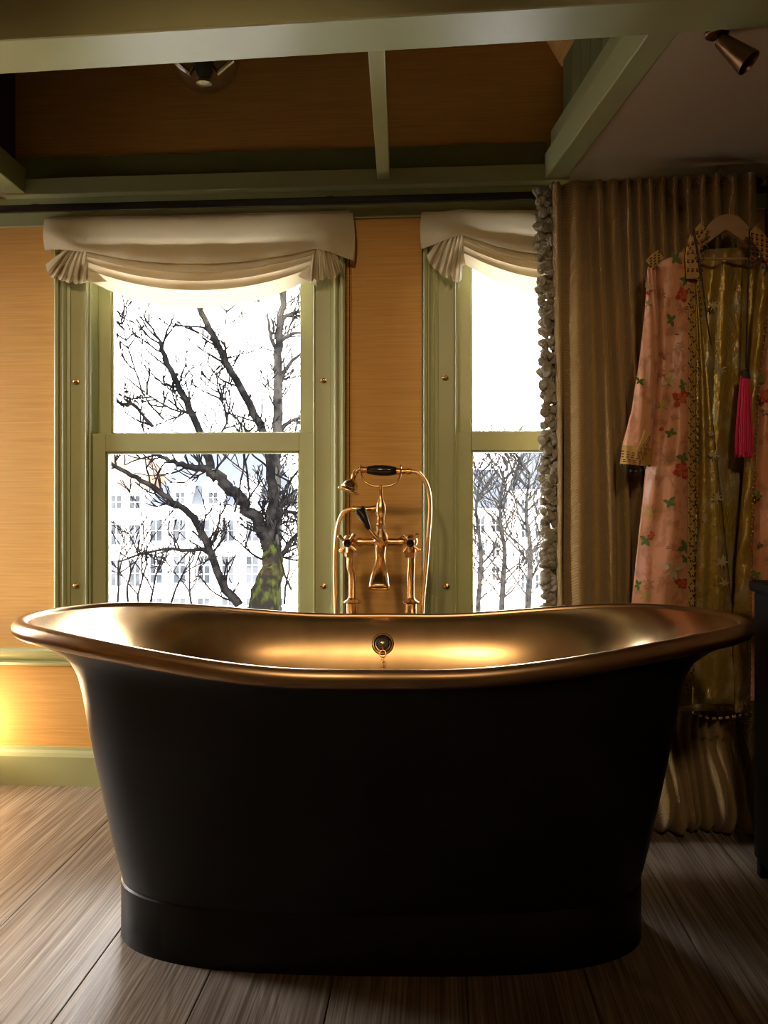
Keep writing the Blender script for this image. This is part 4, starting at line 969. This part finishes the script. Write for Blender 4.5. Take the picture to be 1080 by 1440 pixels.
# cars on the far quay
def car(px, py, mt, label, rz_):
    p = onZ(px, py, GZ); o = empty('parked_car', p, label, 'car', 'cars parked on the far quay')
    pr = [(-2.1, .35), (-2.1, .75), (-1.75, .95), (-1.15, 1.4), (.55, 1.42), (1.15, 1.0), (2.0, .85), (2.15, .4)]
    d = Vector((math.cos(rz_), math.sin(rz_), 0)); e = Vector((-d.y, d.x, 0))
    MB().extrude(pr, p-e*.85, p+e*.85, d, UP).build('car_body', mt, o, bevel=.08)
    g = [(-1.45, .98), (-1.05, 1.34), (.5, 1.36), (1.0, 1.0)]
    MB().extrude(g, p-e*.87, p+e*.87, d, UP).build('windows', 'window_dark', o)
    for x in (-1.35, 1.35):
        for y in (-.8, .8): MB().lathe(p+d*x+e*(y-.1)+UP*.33, e, [(.33, 0), (.33, .2)], 14).build('wheel', 'tyre', o)
car(409, 802, 'car_white', 'white car parked on the far quay beside the tree trunk', .5)
car(422, 812, 'car_blue', 'dark blue car parked on the far quay near the window frame', .9)
car(415, 835, 'car_white', 'nearest pale car parked low beside the mossy trunk', .2)
car(690, 812, 'car_blue', 'dark blue car on the quay seen through the window by the curtain', .3)

# bare trees
rt = random.Random(11)
def limb(mb, pts, r0, r1, n=7):
    c = spline(pts, 5); k = len(c)
    c2 = [p+Vector((rt.uniform(-1, 1), 0, rt.uniform(-1, 1)))*r1*.5 for p in c]
    mb.tube(c2, [r0+(r1-r0)*(i/(k-1))*(1+.0*rt.random()) for i in range(k)], n); return c2
def twig(mb, p, d, L_, r, depth):
    n = 4; pts = [p]; dd_ = d.normalized()
    for i in range(n):
        dd_ = (dd_+Vector((rt.uniform(-.28, .28), rt.uniform(-.28, .28), rt.uniform(-.12, .30)))).normalized(); pts.append(pts[-1]+dd_*L_/n)
    mb.tube(pts, [max(.0072, r*.92*(1-.55*i/n)) for i in range(n+1)], 4 if depth < 2 else 5, cap=False)
    if depth > 0:
        for k in range(rt.randint(2, 3)):
            i = rt.randint(1, n); s_ = rt.choice((-1, 1)); sd_ = Vector((rt.uniform(.4, 1)*s_, rt.uniform(-.5, .5), rt.uniform(-.1, .8)))
            twig(mb, pts[i], (dd_+sd_*1.1).normalized(), L_*rt.uniform(.45, .75), r*.66, depth-1)
def T(px, py, D): return CAM+ray(px, py)*D
def sprout(mb, c, cnt, L_, r, depth=2, up=.3):
    for _ in range(cnt):
        i = rt.randint(1, len(c)-1); t = (c[i]-c[i-1]).normalized(); s_ = rt.choice((-1, 1))
        sd_ = Vector((-t.z*s_, rt.uniform(-.5, .5), t.x*s_)); twig(mb, c[i], (sd_+t*.6+UP*up).normalized(), L_*rt.uniform(.6, 1.2), r*rt.uniform(.8, 1.2), depth)
D1 = 12.5
tr1 = empty('bare_tree', T(372, 1500, D1)*1.0, 'big mossy bare tree leaning across the window left of the taps', 'tree'); tr1.location.z = GZ
trunk = MB(); tp = T(372, 860, D1)
c_tr = limb(trunk, [Vector((tp.x-.3, tp.y, GZ)), Vector((tp.x-.15, tp.y, -5)), tp, T(376, 825, D1), T(383, 794, D1), T(381, 776, D1), T(374, 760, D1)], .32, .10, 12)
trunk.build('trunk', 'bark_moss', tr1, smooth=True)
br_ = MB(); tw = MB()
def px_limb(pp, r0, r1, cnt, L_=.62, rr_=.021, D=D1, dz=.0, mb=None, tmb=None, depth=2):
    c = limb(mb or br_, [T(x, y, D+dz*i) for i, (x, y) in enumerate(pp)], r0, r1); sprout(tmb or tw, c, cnt, L_, rr_, depth); return c
px_limb([(384, 796), (374, 760), (362, 736), (336, 700), (310, 674), (297, 661)], .115, .085, 10)
px_limb([(297, 661), (271, 658), (245, 650), (215, 638)], .065, .03, 10, .5)
px_limb([(297, 661), (284, 618), (267, 576), (248, 537), (231, 501), (226, 480)], .07, .035, 12)
px_limb([(380, 770), (384, 720), (380, 660), (369, 606), (336, 544), (313, 498), (284, 439), (270, 400)], .09, .04, 22)
px_limb([(336, 544), (318, 500), (317, 460), (320, 425)], .02, .008, 5, .4, .017)
px_limb([(336, 851), (313, 821), (294, 772), (271, 727), (248, 710), (218, 687), (185, 668), (150, 648)], .075, .03, 20, .5)
px_limb([(290, 772), (262, 774), (238, 772), (205, 778), (166, 790)], .035, .015, 8, .45, .017)
px_limb([(365, 743), (384, 728), (401, 720), (425, 722)], .045, .025, 8, .4)
px_limb([(366, 740), (370, 720), (371, 703)], .035, .028, 2, .2)
px_limb([(384, 792), (400, 775), (415, 755), (440, 735)], .05, .03, 10, .4)
px_limb([(276, 580), (250, 578), (225, 566), (195, 545), (165, 520)], .022, .010, 12, .6, .018)
px_limb([(230, 590), (205, 560), (190, 520), (175, 470), (168, 440)], .018, .008, 12, .5, .017)
px_limb([(300, 625), (320, 590), (310, 560), (305, 520), (325, 500)], .02, .008, 14, .5, .017)
px_limb([(215, 600), (198, 580), (190, 570), (165, 566)], .03, .012, 8, .4, .017)
px_limb([(420, 660), (400, 690), (395, 720), (388, 750)], .02, .03, 10, .5, .018)
for (x, y) in ((180, 850), (210, 855), (240, 850), (195, 860), (165, 852), (270, 856), (410, 830), (400, 850), (330, 720), (350, 690)):
    twig(tw, T(x, y, D1-1), Vector((rt.uniform(-.3, .3), 0, 1)), 1.0, .020, 3)
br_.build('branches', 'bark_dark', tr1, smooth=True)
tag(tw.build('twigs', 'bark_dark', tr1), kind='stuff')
# pale slender tree right beside it
D2 = 14.
tr2 = empty('bare_tree', Vector((T(387, 860, D2).x, T(387, 860, D2).y, GZ)), 'slender pale bare tree standing upright near the right window frame', 'tree')
m1, m2 = MB(), MB(); p0 = T(384, 860, D2)
c = limb(m1, [Vector((p0.x, p0.y, GZ)), p0, T(384, 760, D2), T(386, 690, D2), T(388, 640, D2), T(390, 606, D2), T(391, 540, D2), T(392, 488, D2), T(397, 430, D2), T(400, 370, D2)], .15, .05)
sprout(m2, c[10:], 34, .6, .018)
for pp in ([(390, 610), (405, 595), (420, 588), (440, 580)], [(391, 545), (402, 520), (418, 502), (440, 490)], [(392, 500), (380, 470), (376, 440)], [(394, 480), (410, 470), (430, 468)], [(395, 450), (412, 440), (430, 440)]):
    px_limb(pp, .045, .020, 7, .45, .018, D2, 0, m1, m2)
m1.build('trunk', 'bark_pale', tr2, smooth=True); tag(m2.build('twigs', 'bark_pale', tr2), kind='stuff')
# thin trees seen through the right window
for k, (x, D, lab) in enumerate([(705, 34., 'tall thin bare tree in the middle of the half covered window'), (742, 30., 'thin bare tree close to the curtain fringe outside'), (672, 38., 'faint bare tree outside by the left edge of the half covered window')]):
    p0 = T(x, 870, D); o = empty('bare_tree', Vector((p0.x, p0.y, GZ)), lab, 'tree', 'bare trees outside the half covered window'); m1, m2 = MB(), MB()
    c = limb(m1, [Vector((p0.x, p0.y, GZ)), p0, T(x+4, 780, D), T(x-2, 720, D), T(x+3, 665, D)], .16, .04)
    sprout(m2, c[5:], 40, 2.2, .035, 2, .6)
    m1.build('trunk', 'bark_pale', o, smooth=True); tag(m2.build('twigs', 'bark_pale', o), kind='stuff')
